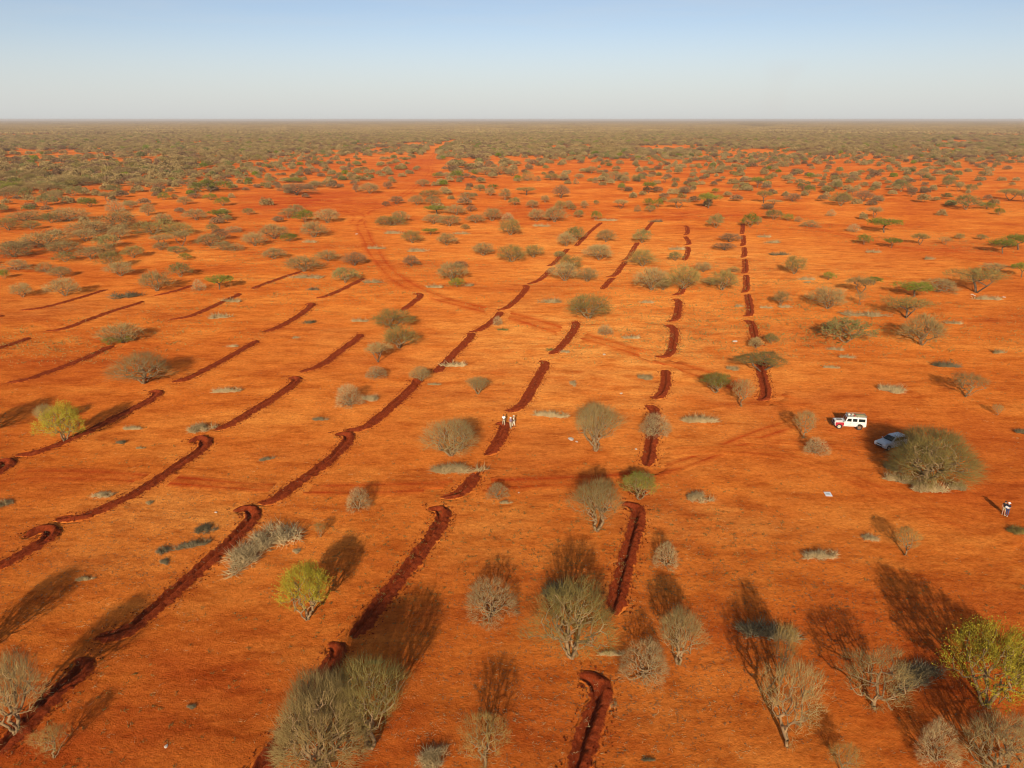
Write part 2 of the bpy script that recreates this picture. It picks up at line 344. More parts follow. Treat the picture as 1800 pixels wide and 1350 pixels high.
for row, k, n, path, u, dist in bunds:
    T = np.gradient(path, axis=0); T /= np.linalg.norm(T, axis=1)[:, None] + 1e-9
    for _ in range(2): T = np.vstack([T[:1], (T[:-2] + T[1:-1] * 2 + T[2:]) / 4, T[-1:]])
    T /= np.linalg.norm(T, axis=1)[:, None] + 1e-9
    Nn = np.c_[T[:, 1], -T[:, 0]]           # right-hand side of travel = inner side (trench)
    ns, npf = len(path), len(prof_t)
    r2 = np.random.default_rng(hash((row, k)) % 9999 if False else (ORD.index(row) * 37 + k))
    e = np.minimum(u, u[-1] - u); taper = np.clip(e / 2.2, 0, 1); taper = taper * taper * (3 - 2 * taper)
    ph = r2.uniform(0, 9, 4)
    wob = 1 + .06 * np.sin(u * .9 + ph[0]) + .04 * np.sin(u * 2.3 + ph[1])
    hgt = 1 + .12 * np.sin(u * 1.4 + ph[2]) + .08 * np.sin(u * 3.7 + ph[3])
    zone = 1.08 - .9 * dist * (.0036 if dist < 190 else .006); tdep = np.clip((zone - .60) / .22, 0, 1)
    pz = np.where(prof_z < 0, prof_z * tdep, prof_z); pz[0] = pz[-1] = -.12
    if tdep < 1: pz[9:15] = np.maximum(pz[9:15], -.4 * tdep) + .04 * (1 - tdep)
    t2 = (prof_t[None, :] * wob[:, None] + r2.normal(0, .05, (ns, npf)) + (np.abs(prof_t) > 1.1)[None, :] * r2.normal(0, .10, (ns, 1))) * (0.36 + .32 * taper[:, None])
    X = path[:, :1] + Nn[:, :1] * t2; Y = path[:, 1:] + Nn[:, 1:] * t2
    lump = r2.normal(0, 1, (ns, npf)) * .045 * np.clip(prof_c, .15, 1)[None, :]
    rib = .035 * np.sin(u[:, None] * 6.5 + prof_t[None, :] * 1.5) * (np.abs(prof_t + .7) < .6)[None, :]
    zc = pz[None, :] * hgt[:, None] * taper[:, None] + (lump + rib) * taper[:, None]
    zc[:, 0] = zc[:, -1] = -.12; zc[0] = zc[-1] = -.12
    Zz = relief(X, Y) + zc
    V = np.c_[X.ravel(), Y.ravel(), Zz.ravel()]
    i = np.arange(ns - 1)[:, None] * npf + np.arange(npf - 1)[None, :]
    F = np.stack([i, i + npf, i + npf + 1, i + 1], -1).reshape(-1, 4)
    me = mesh_np('earth_bund', V, F, False)
    if (me.polygons[len(me.polygons) // 2].normal.z < 0): me.flip_normals()
    C = np.zeros((ns, npf, 3), np.float32); C[..., 0] = prof_c[None, :] * (.35 + .65 * np.clip(e / 1.0, 0, 1))[:, None]
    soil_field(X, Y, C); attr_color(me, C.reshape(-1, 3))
    o = obj('earth_bund', me, [M_ground])
    where = ordw(k + 1) + ' from its far end'
    tag(o, f'dark red earth bund with trench, {row} row from the vehicles, {where}', 'earth bund', 'dug earth bunds in rows')

# dirt tracks: sheets of the same soil a little proud of the plain, compacted redder along the wheels
for idx, (path, u, wd, st, dist) in enumerate(wheels):
    T = np.gradient(path, axis=0); T /= np.linalg.norm(T, axis=1)[:, None] + 1e-9
    Nn = np.c_[T[:, 1], -T[:, 0]]
    s = np.array([-1, -.8, -.6, -.42, -.25, 0, .25, .42, .6, .8, 1.0]); cc = np.array([0, .3, .6, 1.15, .55, .42, .55, 1.15, .6, .3, 0])
    wob = wd / 2 * (1 + .15 * np.sin(u * .11 + idx))
    X = path[:, :1] + Nn[:, :1] * s * wob[:, None]; Y = path[:, 1:] + Nn[:, 1:] * s * wob[:, None]
    lift = np.array([-.05, .008, .016, .008, .016, .02, .016, .008, .016, .008, -.05]) + (.00025 * dist + .004 * idx)
    Zz = relief(X, Y) + lift[None, :]
    for b_ in bunds:                       # the wheels crossed before the digging: no track over a bund
        lo, hi = b_[3].min(0) - 3, b_[3].max(0) + 3; mk = (X > lo[0]) & (X < hi[0]) & (Y > lo[1]) & (Y < hi[1])
        if mk.any(): Zz[mk] -= np.where(dist_to(b_[3], X[mk], Y[mk], 2) < 1.5 + wd * .12, .9, 0)
    e = np.clip(np.minimum(u, u[-1] - u) / 8, 0, 1) * 1.15; Zz[0] -= .15; Zz[-1] -= .15
    V = np.c_[X.ravel(), Y.ravel(), Zz.ravel()]; ns, npf = len(path), len(s)
    i = np.arange(ns - 1)[:, None] * npf + np.arange(npf - 1)[None, :]
    me = mesh_np('dirt_track', V, np.stack([i, i + npf, i + npf + 1, i + 1], -1).reshape(-1, 4), True)
    if (me.polygons[len(me.polygons) // 2].normal.z < 0): me.flip_normals()
    C = np.zeros((ns, npf, 3), np.float32); C[..., 1] = cc[None, :] * e[:, None] * st
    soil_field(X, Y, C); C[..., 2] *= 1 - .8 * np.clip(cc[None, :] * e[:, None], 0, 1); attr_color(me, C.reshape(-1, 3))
    tag(obj('dirt_track', me, [M_ground]), 'wheel worn track across the red earth', kind='structure')

# ------------------------------------------------------------------ plant meshes
def spikes(A, D, wd, sides=3):
    """tapering thorny twigs: bases A, direction*length D, base width wd"""
    n = len(A); r = rng.normal(size=(n, 3)); P = np.cross(D, r); P /= np.linalg.norm(P, axis=1)[:, None] + 1e-9
    Q = np.cross(D, P); Q /= np.linalg.norm(Q, axis=1)[:, None] + 1e-9
    wd = np.asarray(wd).reshape(-1, 1) * .5 if np.ndim(wd) else wd * .5
    B = A + D
    if sides == 3:
        V = np.stack([A + P * wd, A - P * wd * .5 + Q * wd * .87, A - P * wd * .5 - Q * wd * .87, B], 1)
        f = np.array([[0, 1, 3], [1, 2, 3], [2, 0, 3]])
    else:
        V = np.stack([A + P * wd, A - P * wd, B], 1); f = np.array([[0, 1, 2]])
    F = (f[None] + (np.arange(n) * V.shape[1])[:, None, None]).reshape(-1, 3)
    return V.reshape(-1, 3), F
def tubes(A, B, ra, rb):
    n = len(A); D = B - A; r = np.tile([[.3, .9, .1]], (n, 1)); P = np.cross(D, r); P /= np.linalg.norm(P, axis=1)[:, None] + 1e-9
    Q = np.cross(D, P); Q /= np.linalg.norm(Q, axis=1)[:, None] + 1e-9
    k = 5; an = np.arange(k) / k * 2 * math.pi; V = []
    for C0, rad in ((A, ra), (B, rb)):
        for a in an: V.append(C0 + (P * math.cos(a) + Q * math.sin(a)) * rad[:, None])
    V = np.stack(V, 1); f = np.array([[i, (i + 1) % k, k + (i + 1) % k, k + i] for i in range(k)])
    F = (f[None] + (np.arange(n) * 2 * k)[:, None, None]).reshape(-1, 4)
    return V.reshape(-1, 3), F
def leaves(P, size):
    n = len(P); a = rng.normal(size=(n, 3)); a /= np.linalg.norm(a, axis=1)[:, None]; b = np.cross(a, rng.normal(size=(n, 3))); b /= np.linalg.norm(b, axis=1)[:, None]
    s = size * rng.uniform(.6, 1.3, (n, 1)); c = np.cross(a, b)
    V = np.stack([P - a * s, P + b * s * .45 + c * s * .1, P + a * s, P - b * s * .45 + c * s * .1], 1).reshape(-1, 3)
    F = (np.array([[0, 1, 2, 3]])[None] + (np.arange(n) * 4)[:, None, None]).reshape(-1, 4)
    return V, F

def envelope(kind, n):
    """points in a crown 5 m wide, 4 m high"""
    Rr, H = 2.5, 4.0; out_ = []
    lobes = [(rng.uniform(0, 6.28), rng.uniform(.2, .6), rng.uniform(.55, .8)) for _ in range(6)]
    while len(out_) < n:
        x, y, z = rng.uniform(-1, 1), rng.uniform(-1, 1), rng.uniform(0, 1); q = math.hypot(x, y); a = math.atan2(y, x)
        edge = 1 + .16 * math.sin(3 * a + lobes[0][0]) + .12 * math.sin(5 * a + lobes[1][0])
        q2 = q / edge * 1.12
        if kind == 'vase':
            top = 1 - .42 * q2 ** 2.2; bot = .10 + .62 * q2 ** 1.25; ok = q2 < 1 and bot < z < top
            sh = (z - bot) / (top - bot + 1e-6); keep = .35 + .65 * sh
        elif kind == 'dome':
            top = math.sqrt(max(0, 1 - q2 * q2)) * .62 + .38; bot = .24 + .12 * q2 ; ok = q2 < 1 and bot < z < top
            sh = (z - bot) / (top - bot + 1e-6); keep = .25 + .75 * max(sh, q2)
        elif kind == 'umbrella':
            top = .98 - .22 * q2 ** 2; bot = .60 + .06 * q2 - .10 * (1 - q2); ok = q2 < 1 and bot < z < top; keep = .5 + .5 * q2
        elif kind == 'bush':
            top = math.sqrt(max(0, 1 - (q2 * .98) ** 2)); ok = q2 < 1 and .06 < z < top; rr_ = math.hypot(q2, z); keep = .2 + .8 * rr_ ** 2
        elif kind == 'broom':
            bot = .15 + .75 * q2 ** 1.1; top = 1 - .2 * q2; ok = q2 < 1 and bot < z < top; keep = .6
        else:   # clump: several domes side by side
            ok = False; keep = .6
            for la, lr, lh in lobes:
                cx, cy = math.cos(la) * lr, math.sin(la) * lr; qq = math.hypot(x - cx, y - cy) / .52
                if qq < 1 and .14 < z < lh * (.35 + .65 * math.sqrt(1 - qq * qq)) * 1.25: ok = True; keep = .3 + .7 * max(qq, z / lh)
        if kind != 'clump':                      # uneven outline: bites taken out of the crown
            for la, lr, lh in lobes[:4]:
                if (x - math.cos(la) * .95) ** 2 + (y - math.sin(la) * .95) ** 2 + (z - lh) ** 2 < .085: ok = False
        if ok and rng.random() < keep: out_.append((x * Rr, y * Rr, z * H))
    return np.array(out_)

def make_tree(kind, nn, tw_per, tw_len, tw_w, leaf=0, leaf_size=.12, stems=4, sides=3):
    pts = envelope(kind, nn)
    pos = [np.array([0, 0, -.25])]; par = [-1]
    hz = {'umbrella': 1.6, 'dome': .8, 'vase': .5, 'broom': .7, 'bush': .35, 'clump': .4}[kind]
    for s in range(stems):
        a = s / stems * 6.283 + rng.uniform(0, 1.4); last = 0; lean = rng.uniform(.25, .7) * (1 if stems > 1 else .25)
        bx, by = .10 * math.cos(a) * (stems > 1), .10 * math.sin(a) * (stems > 1)
        for q in (.12, .35, .62, 1.0):
            pos.append(np.array([bx + math.cos(a) * lean * q * hz + rng.normal(0, .04), by + math.sin(a) * lean * q * hz + rng.normal(0, .04), q * hz])); par.append(last); last = len(pos) - 1
    pos = np.array(pos); par = list(par); base = np.zeros(3)
    plen = np.linalg.norm(pos, axis=1)
    order = np.argsort(np.linalg.norm(pts * [1, 1, .8], axis=1)); P_all = np.zeros((len(pos) + nn, 3)); P_all[:len(pos)] = pos; L_all = np.zeros(len(pos) + nn); L_all[:len(pos)] = plen; n = len(pos)
    for i in order:
        p = pts[i]; d = np.linalg.norm(P_all[1:n] - p, axis=1); below = np.where(P_all[1:n, 2] > p[2] + .25, .5, 0)
        j = int(np.argmin(d * 1.0 + L_all[1:n] * .22 + below)) + 1
        P_all[n] = p; par.append(j); L_all[n] = L_all[j] + d[j - 1]; n += 1
    P_all = P_all[:n]; par = np.array(par); cnt = np.ones(n)
    for i in range(n - 1, 0, -1):
        if par[i] >= 0: cnt[par[i]] += cnt[i]
    rad = .0085 * cnt ** .45 * (1 if nn > 300 else 1.35); rad = np.minimum(rad, .12)
    idx = np.arange(1, n); pa = par[1:]
    thick = cnt[1:] >= (5 if nn > 300 else 3)
    TV, TF = tubes(P_all[pa[thick]], P_all[idx[thick]], rad[pa[thick]] * .92, rad[idx[thick]])
    trunk = mesh_np('trunk', TV, TF, True)
    thin = ~thick; parts = []
    A = P_all[pa[thin]]; D = (P_all[idx[thin]] - A) * 1.1
    parts.append(spikes(A, D, tw_w * 1.5, sides))
    tips = np.repeat(idx[cnt[1:] < 8], tw_per); A = P_all[tips] + rng.normal(0, .10 if nn > 300 else .2, (len(tips), 3))
    c = np.array([0, 0, .6]); D = A - c; D /= np.linalg.norm(D, axis=1)[:, None]; D = D * 1.0 + rng.normal(0, .40, D.shape) + [0, 0, .15]
    D /= np.linalg.norm(D, axis=1)[:, None]; ln = tw_len * rng.uniform(.5, 1.35, (len(A), 1)); D *= ln
    A[:, 2] = np.maximum(A[:, 2], .1)
    parts.append(spikes(A, D, tw_w * rng.uniform(.7, 1.3, len(A)), sides))
    V = []; F = []; o = 0
    for v, f in parts: V.append(v); F.append(f + o); o += len(v)
    nt_ = sum(len(f) for f in F)
    if leaf:
        q = rng.integers(0, len(A), leaf); LP = A[q] + D[q] * rng.uniform(.1, 1, (leaf, 1)) + rng.normal(0, .05, (leaf, 3))
        keep = (np.sin(LP[:, 0] * 1.7 + 3) + np.sin(LP[:, 1] * 2.1) + np.sin(LP[:, 2] * 2.3 + 1)) > -1.1; LP = LP[keep]
        lv, lf = leaves(LP, leaf_size)
        lf3 = np.vstack([lf[:, [0, 1, 2]], lf[:, [0, 2, 3]]]); V.append(lv); F.append(lf3 + o)
    me = mesh_np('crown', np.vstack(V), np.vstack(F))
    return trunk, me, nt_
def make_blob(kind, n, ln, wd):
    """crown of a tree seen very small: coarse sprays of twigs over the crown's volume"""
    P = envelope(kind, n); c = np.array([0, 0, .3]); D = P - c; D /= np.linalg.norm(D, axis=1)[:, None]; D = D + rng.normal(0, .55, D.shape); D /= np.linalg.norm(D, axis=1)[:, None]
    D *= ln * rng.uniform(.6, 1.3, (n, 1)); V, F = spikes(P - D * .5, D, wd * rng.uniform(.7, 1.3, n), 1)
    return mesh_np('crown', V, F)
def make_pile(n, ln, wd, hgt=.8, seedk=0):
    """heap of cut thorn branches, about 3 m by 1.6 m"""
    m_ = 15; cx = np.clip(rng.normal(0, .72, m_), -1.3, 1.3); cy = rng.normal(0, .34, m_); ch = rng.uniform(.35, 1, m_); k = rng.integers(0, m_, n)
    a = rng.uniform(0, 6.28, n); el = rng.uniform(.05, 1.25, n) * ch[k]; D = np.c_[np.cos(a) * np.cos(el), np.sin(a) * np.cos(el) * .8, np.sin(el)]
    A = np.c_[cx[k], cy[k], np.full(n, .03)] + D * rng.uniform(0, .55, (n, 1)) * ln + rng.normal(0, .09, (n, 3)) * [1, 1, .4]
    D = D + rng.normal(0, .35, (n, 3)); D[:, 2] = np.abs(D[:, 2]); D /= np.linalg.norm(D, axis=1)[:, None]
    D *= ln * rng.uniform(.3, 1.1, (n, 1)); A[:, 2] = np.clip(A[:, 2], .01, hgt)
    V, F = spikes(A, D, wd * rng.uniform(.6, 1.5, n), 3)
    return mesh_np('brush_pile', V, F)

NEAR = {}
def proto(key, *a, **k): NEAR.setdefault(key, []).append(make_tree(*a, **k))
for _ in range(3): proto('dome_n', 'dome', 850, 5, .62, .0140, stems=4)
for _ in range(3): proto('vase_n', 'vase', 800, 5, .62, .0140, stems=5)
for _ in range(2): proto('clump_n', 'clump', 1500, 7, .60, .0155, stems=9)
for _ in range(3): proto('bush_n', 'bush', 750, 6, .50, .0145, stems=4)
for _ in range(3): proto('sparse_n', 'vase', 330, 7, .5, .017, stems=3)
for _ in range(2): proto('umbrella_n', 'umbrella', 600, 9, .38, .022, stems=2)
proto('leafy_n', 'vase', 600, 6, .5, .02, leaf=3600, leaf_size=.05, stems=3)
proto('leafy_n', 'dome', 600, 6, .45, .02, leaf=5200, leaf_size=.05, stems=3)
proto('leafyumb_n', 'umbrella', 500, 6, .4, .02, leaf=9000, leaf_size=.055, stems=1)
for _ in range(4): proto('dome_m', 'dome', 260, 11, .5, .042, stems=4, sides=1)
for _ in range(3): proto('clump_m', 'clump', 300, 10, .5, .042, stems=5, sides=1)
for _ in range(3): proto('bush_m', 'bush', 240, 10, .45, .042, stems=4, sides=1)
for _ in range(3): proto('umbrella_m', 'umbrella', 200, 11, .42, .045, stems=2, sides=1)
for _ in range(2): proto('vase_m', 'vase', 220, 10, .5, .042, stems=4, sides=1)
for _ in range(2): proto('sparse_m', 'vase', 130, 8, .5, .034, stems=3, sides=1)
for _ in range(2): proto('leafy_m', 'dome', 200, 7, .45, .04, leaf=2600, leaf_size=.10, stems=2, sides=1)
for _ in range(2): proto('leafyumb_m', 'umbrella', 170, 7, .42, .04, leaf=2400, leaf_size=.10, stems=1, sides=1)
PILES = {'n': [make_pile(1150, .60, .026, 1.0, s) for s in range(4)], 'm': [make_pile(330, .7, .048, 1.0, s) for s in range(3)]}

# kind -> (proto, twig material, leaf material, bark, look words, category name)
LOOK = {
 'dome': ('dome', 'grey', None, 'bark', 'grey-brown round-topped thorn tree'),
 'olive': ('dome', 'olive', None, 'bark', 'olive round-topped thorn tree'),
 'brown': ('dome', 'brown', None, 'bark_dark', 'reddish brown thorn tree'),
 'clump': ('clump', 'grey', None, 'bark', 'wide grey-brown many-domed thorn thicket'),
 'oclump': ('clump', 'olive', None, 'bark', 'wide olive many-domed thorn thicket'),
 'bush': ('bush', 'grey', None, 'bark', 'low grey-brown thorn bush'),
 'obush': ('bush', 'olive', None, 'bark', 'low olive thorn bush'),
 'pale': ('bush', 'pale', None, 'bark', 'pale leafless thorn bush'),
 'gold': ('sparse', 'gold', None, 'bark', 'thin straw-coloured leafless shrub'),
 'vase': ('vase', 'grey', None, 'bark', 'grey fan-shaped leafless tree'),
 'ovase': ('vase', 'olive', None, 'bark', 'olive fan-shaped leafless tree'),
 'sparse': ('sparse', 'grey', None, 'bark', 'see-through bare grey tree'),
 'umbrella': ('umbrella', 'grey', None, 'bark_dark', 'grey flat-topped acacia'),
 'oumbrella': ('umbrella', 'olive', None, 'bark_dark', 'olive flat-topped acacia'),
 'green': ('leafy', 'olive', 'green', 'bark', 'bright green leafy tree'),
 'lime': ('leafy', 'lime', 'lime', 'bark', 'yellow-green leafy tree'),
 'gumbrella': ('leafyumb', 'olive', 'green', 'bark_dark', 'bright green flat-topped acacia'),
 'sage': ('leafy', 'grey', 'sage', 'bark', 'dull sage green leafy tree'),
}
NAMES = {'clump': 'thorn_thicket', 'oclump': 'thorn_thicket', 'bush': 'thorn_bush', 'obush': 'thorn_bush', 'pale': 'thorn_bush', 'gold': 'thorn_bush',
         'umbrella': 'umbrella_acacia', 'oumbrella': 'umbrella_acacia', 'gumbrella': 'umbrella_acacia'}

# pixel base x, y, width, height, kind, optional label, optional (rot, squash)
T = [
 (540,1088,118,108,'lime','yellow-green broom-like tree standing alone above the large dark shadow'),
 (863,1083,98,80,'pale','pale pinkish leafless bush with a curled white root, beside third bund row'),
 (1005,1157,165,150,'olive','tall olive tree with forked pale trunks at the end of the long bund'),
 (1133,1190,92,78,'pale','pale pinkish leafless bush touching the forked olive tree'),
 (1192,1168,100,105,'vase','thin grey tree just behind the pale pinkish bush'),
 (1048,934,108,100,'vase','grey fan-shaped tree with two bright trunks beside the long bund'),
 (1124,878,80,54,'green','small dense green tree over the short curved bund'),
 (1170,996,50,48,'pale','small pale bush alone on bare ground between bund and vehicles'),
 (630,894,48,44,'pale','small pale round-headed tree south of the crossing track'),
 (874,872,42,30,'pale','small pale bush above a grey twig litter, beside the short bund'),
 (563,944,30,30,'gold','tiny pale forked sapling between the big brush heap and bund'),
 (1047,793,102,92,'vase','large round grey-brown tree behind the three walking people'),
 (1151,766,56,46,'pale','pale leafless bush standing on the second row bund'),
 (793,800,112,72,'dome','big grey tree beside the three people, brush heap at its foot'),
 (1590,974,60,56,'gold','wispy nearly transparent sapling with a long thin shadow'),
 (30,1288,150,150,'vase','large bare grey tree leaning over the last bund at the corner'),
 (95,1332,82,66,'gold','straw-coloured thin shrub beside the bare leaning tree'),
 (650,1315,170,165,'ovase','big olive tree throwing the widest dark shadow'),
 (562,1356,190,175,'clump','big grey-brown tree whose crown holds a sage green clump'),
 (602,1260,70,62,'sage','sage green leafy shrub growing inside the big grey-brown crown'),
 (852,1354,120,105,'gold','straw-yellow vase-shaped shrub at the bottom edge'),
 (1385,1310,150,160,'sparse','tall see-through bare tree with a thick short trunk'),
 (1540,1246,170,120,'sparse','wide sprawling bare tree between dark brush heap and tall bare tree'),
 (1372,1200,60,110,'gold','thin bare stems rising behind the tall see-through tree'),
 (1733,1240,165,165,'lime','large yellow-green tree with a stout pale trunk'),
 (1800,1210,90,95,'olive','olive tree cut by the picture edge beyond the yellow-green tree'),
 (1643,1337,76,84,'pale','whitish spiky bush standing at the foot of a dark shadow'),
 (1758,1372,180,130,'dome','large grey-brown tree in the bottom corner near whitish bush'),
 (1482,1362,75,62,'gold','bare branching sapling at the bottom edge near tall bare tree'),
 (1630,842,172,100,'oclump','huge dark olive tree sheltering the silver car'),
 (1414,770,54,54,'sparse','bare slanting tree nearest the front of the white vehicle'),
 (1433,797,46,34,'pale','pale small bush below the bare slanting tree'),
 (1697,699,80,50,'sparse','bare spreading tree upslope of the big olive tree'),
 (1752,730,26,22,'sparse','tiny bare sapling with a thin shadow near the vehicles'),
 (1620,606,85,58,'dome','tall grey tree paired with a flatter one behind it'),
 (1592,558,80,38,'oumbrella','flat-crowned tree directly behind its tall grey neighbour'),
 (1485,602,95,50,'sage','spreading dark green tree on two trunks, upslope of vehicles'),
 (1455,543,62,40,'dome','pale brown dense tree near a long low brush line'),
 (1372,537,30,26,'dome'), (1512,536,26,24,'sparse'), (1512,516,48,30,'umbrella'), (1535,500,32,14,'gumbrella'),
 (1608,521,66,28,'gumbrella','yellow-green flat-topped acacia above the flat-crowned grey one'),
 (1715,514,95,44,'oumbrella','broad dark flat-topped acacia with white stones at its foot'),
 (1650,512,70,24,'bush','dark low thicket joined to the broad flat-topped acacia'),
 (1748,482,54,20,'umbrella'), (1795,488,34,26,'gumbrella'), (1762,446,42,26,'gumbrella'), (1790,440,52,28,'gumbrella'),
 (1396,482,40,32,'olive'), (1457,492,22,14,'green'), (1519,430,26,18,'green'), (1567,436,30,18,'gumbrella'), (1617,430,30,20,'oumbrella'),
 (1660,430,26,14,'sparse'), (1686,421,16,10,'sage'), (1725,422,18,10,'sage'),
 (1553,409,56,26,'gumbrella','largest bright green flat-topped acacia on the open red plain'),
 (1537,383,26,20,'umbrella'), (1500,408,22,14,'pale'), (1698,369,44,26,'sage','dense sage green flat-topped acacia alone on the plain'),
 (1735,368,34,12,'green'), (1756,378,18,12,'green'), (1775,352,42,20,'oumbrella'), (1802,356,30,18,'umbrella'), (1736,352,14,10,'brown'),
 (1478,362,36,24,'olive'), (1517,354,32,18,'brown'), (1500,345,16,14,'umbrella'), (1422,340,18,14,'green'), (1413,337,20,12,'brown'), (1473,333,18,14,'sage'), (1458,333,16,12,'sparse'),
 (1584,337,30,20,'sage'), (1602,346,14,12,'brown'), (1574,340,16,12,'umbrella'), (1706,338,22,14,'sage'), (1685,337,14,14,'umbrella'), (1665,330,22,20,'sage'), (1618,318,28,16,'umbrella'),
 (1393,354,30,14,'brown'), (1360,386,32,18,'sage'), (1385,388,20,12,'green'), (1403,390,14,10,'bush'), (1461,380,16,12,'pale'), (1360,360,28,9,'umbrella'),
 (1425,399,36,7,'bush'), (1318,399,28,24,'green','bright green tree at the far end of the first bund row'), (1332,395,14,14,'sage'),
 (1258,401,28,24,'sage','green-topped tree between far ends of first and second rows'), (1245,366,38,26,'gumbrella','green flat-topped acacia with slanted trunk beyond the second row'),
 (1192,366,40,18,'umbrella'), (1139,363,18,14,'green'), (1157,365,18,16,'green'), (1143,373,20,12,'sage'), (1120,372,12,12,'bush'), (1091,367,26,16,'umbrella'),
 (1140,340,22,20,'gumbrella'), (1093,335,12,13,'green'), (986,348,28,22,'brown','dark reddish brown upright tree alone beyond the fourth row'), (925,343,36,14,'oumbrella'),
 (1331,330,26,18,'gumbrella'), (1342,357,28,22,'oumbrella'), (1293,336,12,12,'sage'), (1258,340,14,9,'green'), (1205,341,24,14,'brown'), (1213,327,18,12,'brown'),
 (1168,321,14,10,'umbrella'), (1124,320,24,14,'sage'), (1144,318,14,12,'umbrella'), (1082,318,40,16,'clump'), (1040,305,22,12,'dome'), (1047,322,12,10,'bush'), (1098,322,16,12,'dome'),
 (1018,314,18,9,'dome'), (1012,323,10,10,'bush'), (1070,320,16,8,'bush'), (927,318,22,18,'obush'), (970,317,32,12,'olive'), (990,318,16,14,'dome'), (945,318,14,9,'bush'),
 (1047,387,18,16,'green'), (1017,383,18,14,'sage'), (943,389,30,22,'dome'), (975,391,40,28,'dome'),
 (897,413,42,28,'olive'), (905,361,20,14,'sage'), (936,366,24,14,'dome'), (958,356,16,12,'dome'), (984,369,20,16,'olive'), (1000,367,18,14,'dome'), (1007,370,14,10,'olive'), (1027,366,14,13,'dome'), (1048,360,10,8,'sage'),
 (995,433,34,24,'dome'), (1012,424,34,26,'sage'), (1065,425,34,22,'dome'), (1053,441,28,12,'dome'), (1053,457,50,28,'dome','second largest round tree beside a thin flat one, third row'),
 (1128,427,32,24,'sage','tree standing right on the dark band of third row'), (1002,476,44,28,'olive'), (993,494,52,32,'dome'), (1032,495,40,24,'dome'), (984,453,22,12,'sage'),
 (899,460,54,30,'olive'), (938,453,34,22,'olive'), (1129,468,52,30,'olive'), (1145,510,62,40,'dome'), (1201,509,64,42,'olive'), (1166,510,28,22,'olive'), (1236,478,32,18,'dome'), (1187,458,26,16,'sage'),
 (1270,510,52,36,'olive'), (1248,500,26,14,'dome'), (1290,478,24,10,'obush'), (1283,425,38,16,'brown'), (1273,440,38,13,'brown'),
 (1035,560,92,46,'olive','broad yellowish olive tree alone on the pale central ground'), (1064,588,30,20,'pale','small pale umbrella-shaped shrub below the broad olive tree'),
 (1303,714,52,54,'sparse','see-through pinkish bare tree leaning by the green flat one'), (1258,690,66,40,'green','slanting green tree beside the first bund row'),
 (1338,652,94,38,'oumbrella','dark olive flat-topped tree across the first bund row'),
 (1328,612,26,22,'dome','small grey bush in the trench of the first row'), (1355,604,26,20,'sage'),
 (840,692,48,34,'vase','small upright grey tree alone left of third bund row'), (740,670,40,30,'dome','small grey tree growing on the fourth row bund'), (661,663,42,24,'pale','low pale bush below the pair of dark trees'),
 (613,714,52,44,'pale','pale spreading tree joined to a grey brush heap'), (665,636,52,38,'umbrella','lowest of three overlapping grey trees over the fifth row'),
 (702,612,68,44,'olive','middle one of three overlapping trees over the fifth row'), (690,578,78,40,'olive','highest of three overlapping trees over the fifth row'),
 (875,572,18,18,'pale','tiny pale shrub on the fourth row bund'),
 (115,776,80,76,'lime','yellow-green tree with bare forked trunk on the sixth row bund'), (84,752,44,46,'vase','grey bare tree half hidden behind the yellow-green tree'),
 (252,674,112,62,'dome','wide grey tree on several red trunks between sixth and seventh rows'), (215,602,76,38,'dome','grey round-topped tree with green lower branches at seventh row'),
 (195,606,34,16,'green','low green growth under the round grey crown'), (222,602,24,14,'green','second low green growth under the round grey crown'),
 (-48,770,90,80,'dome','tree beyond the picture edge casting a shadow inwards'), (-70,1180,130,120,'vase','bare tree beyond the picture edge near the last bund'),
 (40,522,38,26,'dome'), (115,520,54,32,'dome'), (198,471,42,30,'olive'), (235,453,36,22,'olive'), (318,487,38,26,'sage'), (276,512,56,36,'dome'), (350,511,22,20,'pale'),
 (386,509,46,26,'gumbrella','bright green flat-topped tree at the far end of eighth row'), (312,446,34,14,'sage'), (325,457,22,12,'green'), (190,436,44,24,'sage'), (112,446,62,22,'dome','pale grey flattened tree beside its own deep shadow'),
 (78,434,80,34,'clump'), (24,452,60,34,'clump'), (30,475,50,20,'bush'), (82,478,34,18,'bush'), (115,460,36,18,'sage'), (8,490,20,16,'green'), (165,411,80,28,'clump'), (200,402,76,34,'clump'), (150,424,44,22,'dome'), (15,405,44,22,'olive'),
 (42,388,60,20,'clump'), (118,389,70,22,'clump'), (90,392,30,18,'sage'), (260,379,28,20,'dome'), (345,387,40,20,'dome'), (386,388,34,20,'gumbrella'), (270,412,66,26,'oclump'), (318,413,50,26,'oclump'),
 (320,432,34,26,'umbrella'), (285,432,40,20,'umbrella'), (283,440,30,14,'dome'), (370,433,48,22,'dome'), (392,440,34,16,'dome'), (413,440,34,14,'bush'), (374,407,22,14,'sage'), (410,408,34,10,'pale'),
 (98,352,26,18,'dome'), (10,350,32,18,'dome'), (50,352,28,22,'sage'), (80,362,34,20,'sage'), (128,345,34,18,'sage'), (190,355,28,18,'umbrella'), (205,372,30,22,'pale'), (230,365,24,12,'dome'),
 (203,338,28,14,'sage'), (118,327,50,18,'clump'), (152,326,44,18,'clump'), (80,334,40,16,'sage'), (108,333,20,12,'sage'), (240,327,44,16,'clump'), (281,329,36,14,'dome'), (370,338,66,20,'green','wide bright green thicket at the edge of the red clearing'),
 (289,352,20,14,'green'), (343,349,26,10,'brown'), (370,352,24,12,'green'), (392,362,26,16,'green'), (325,360,26,14,'dome'), (307,350,12,9,'sage'), (400,388,18,10,'sage'), (437,378,20,12,'sage'),
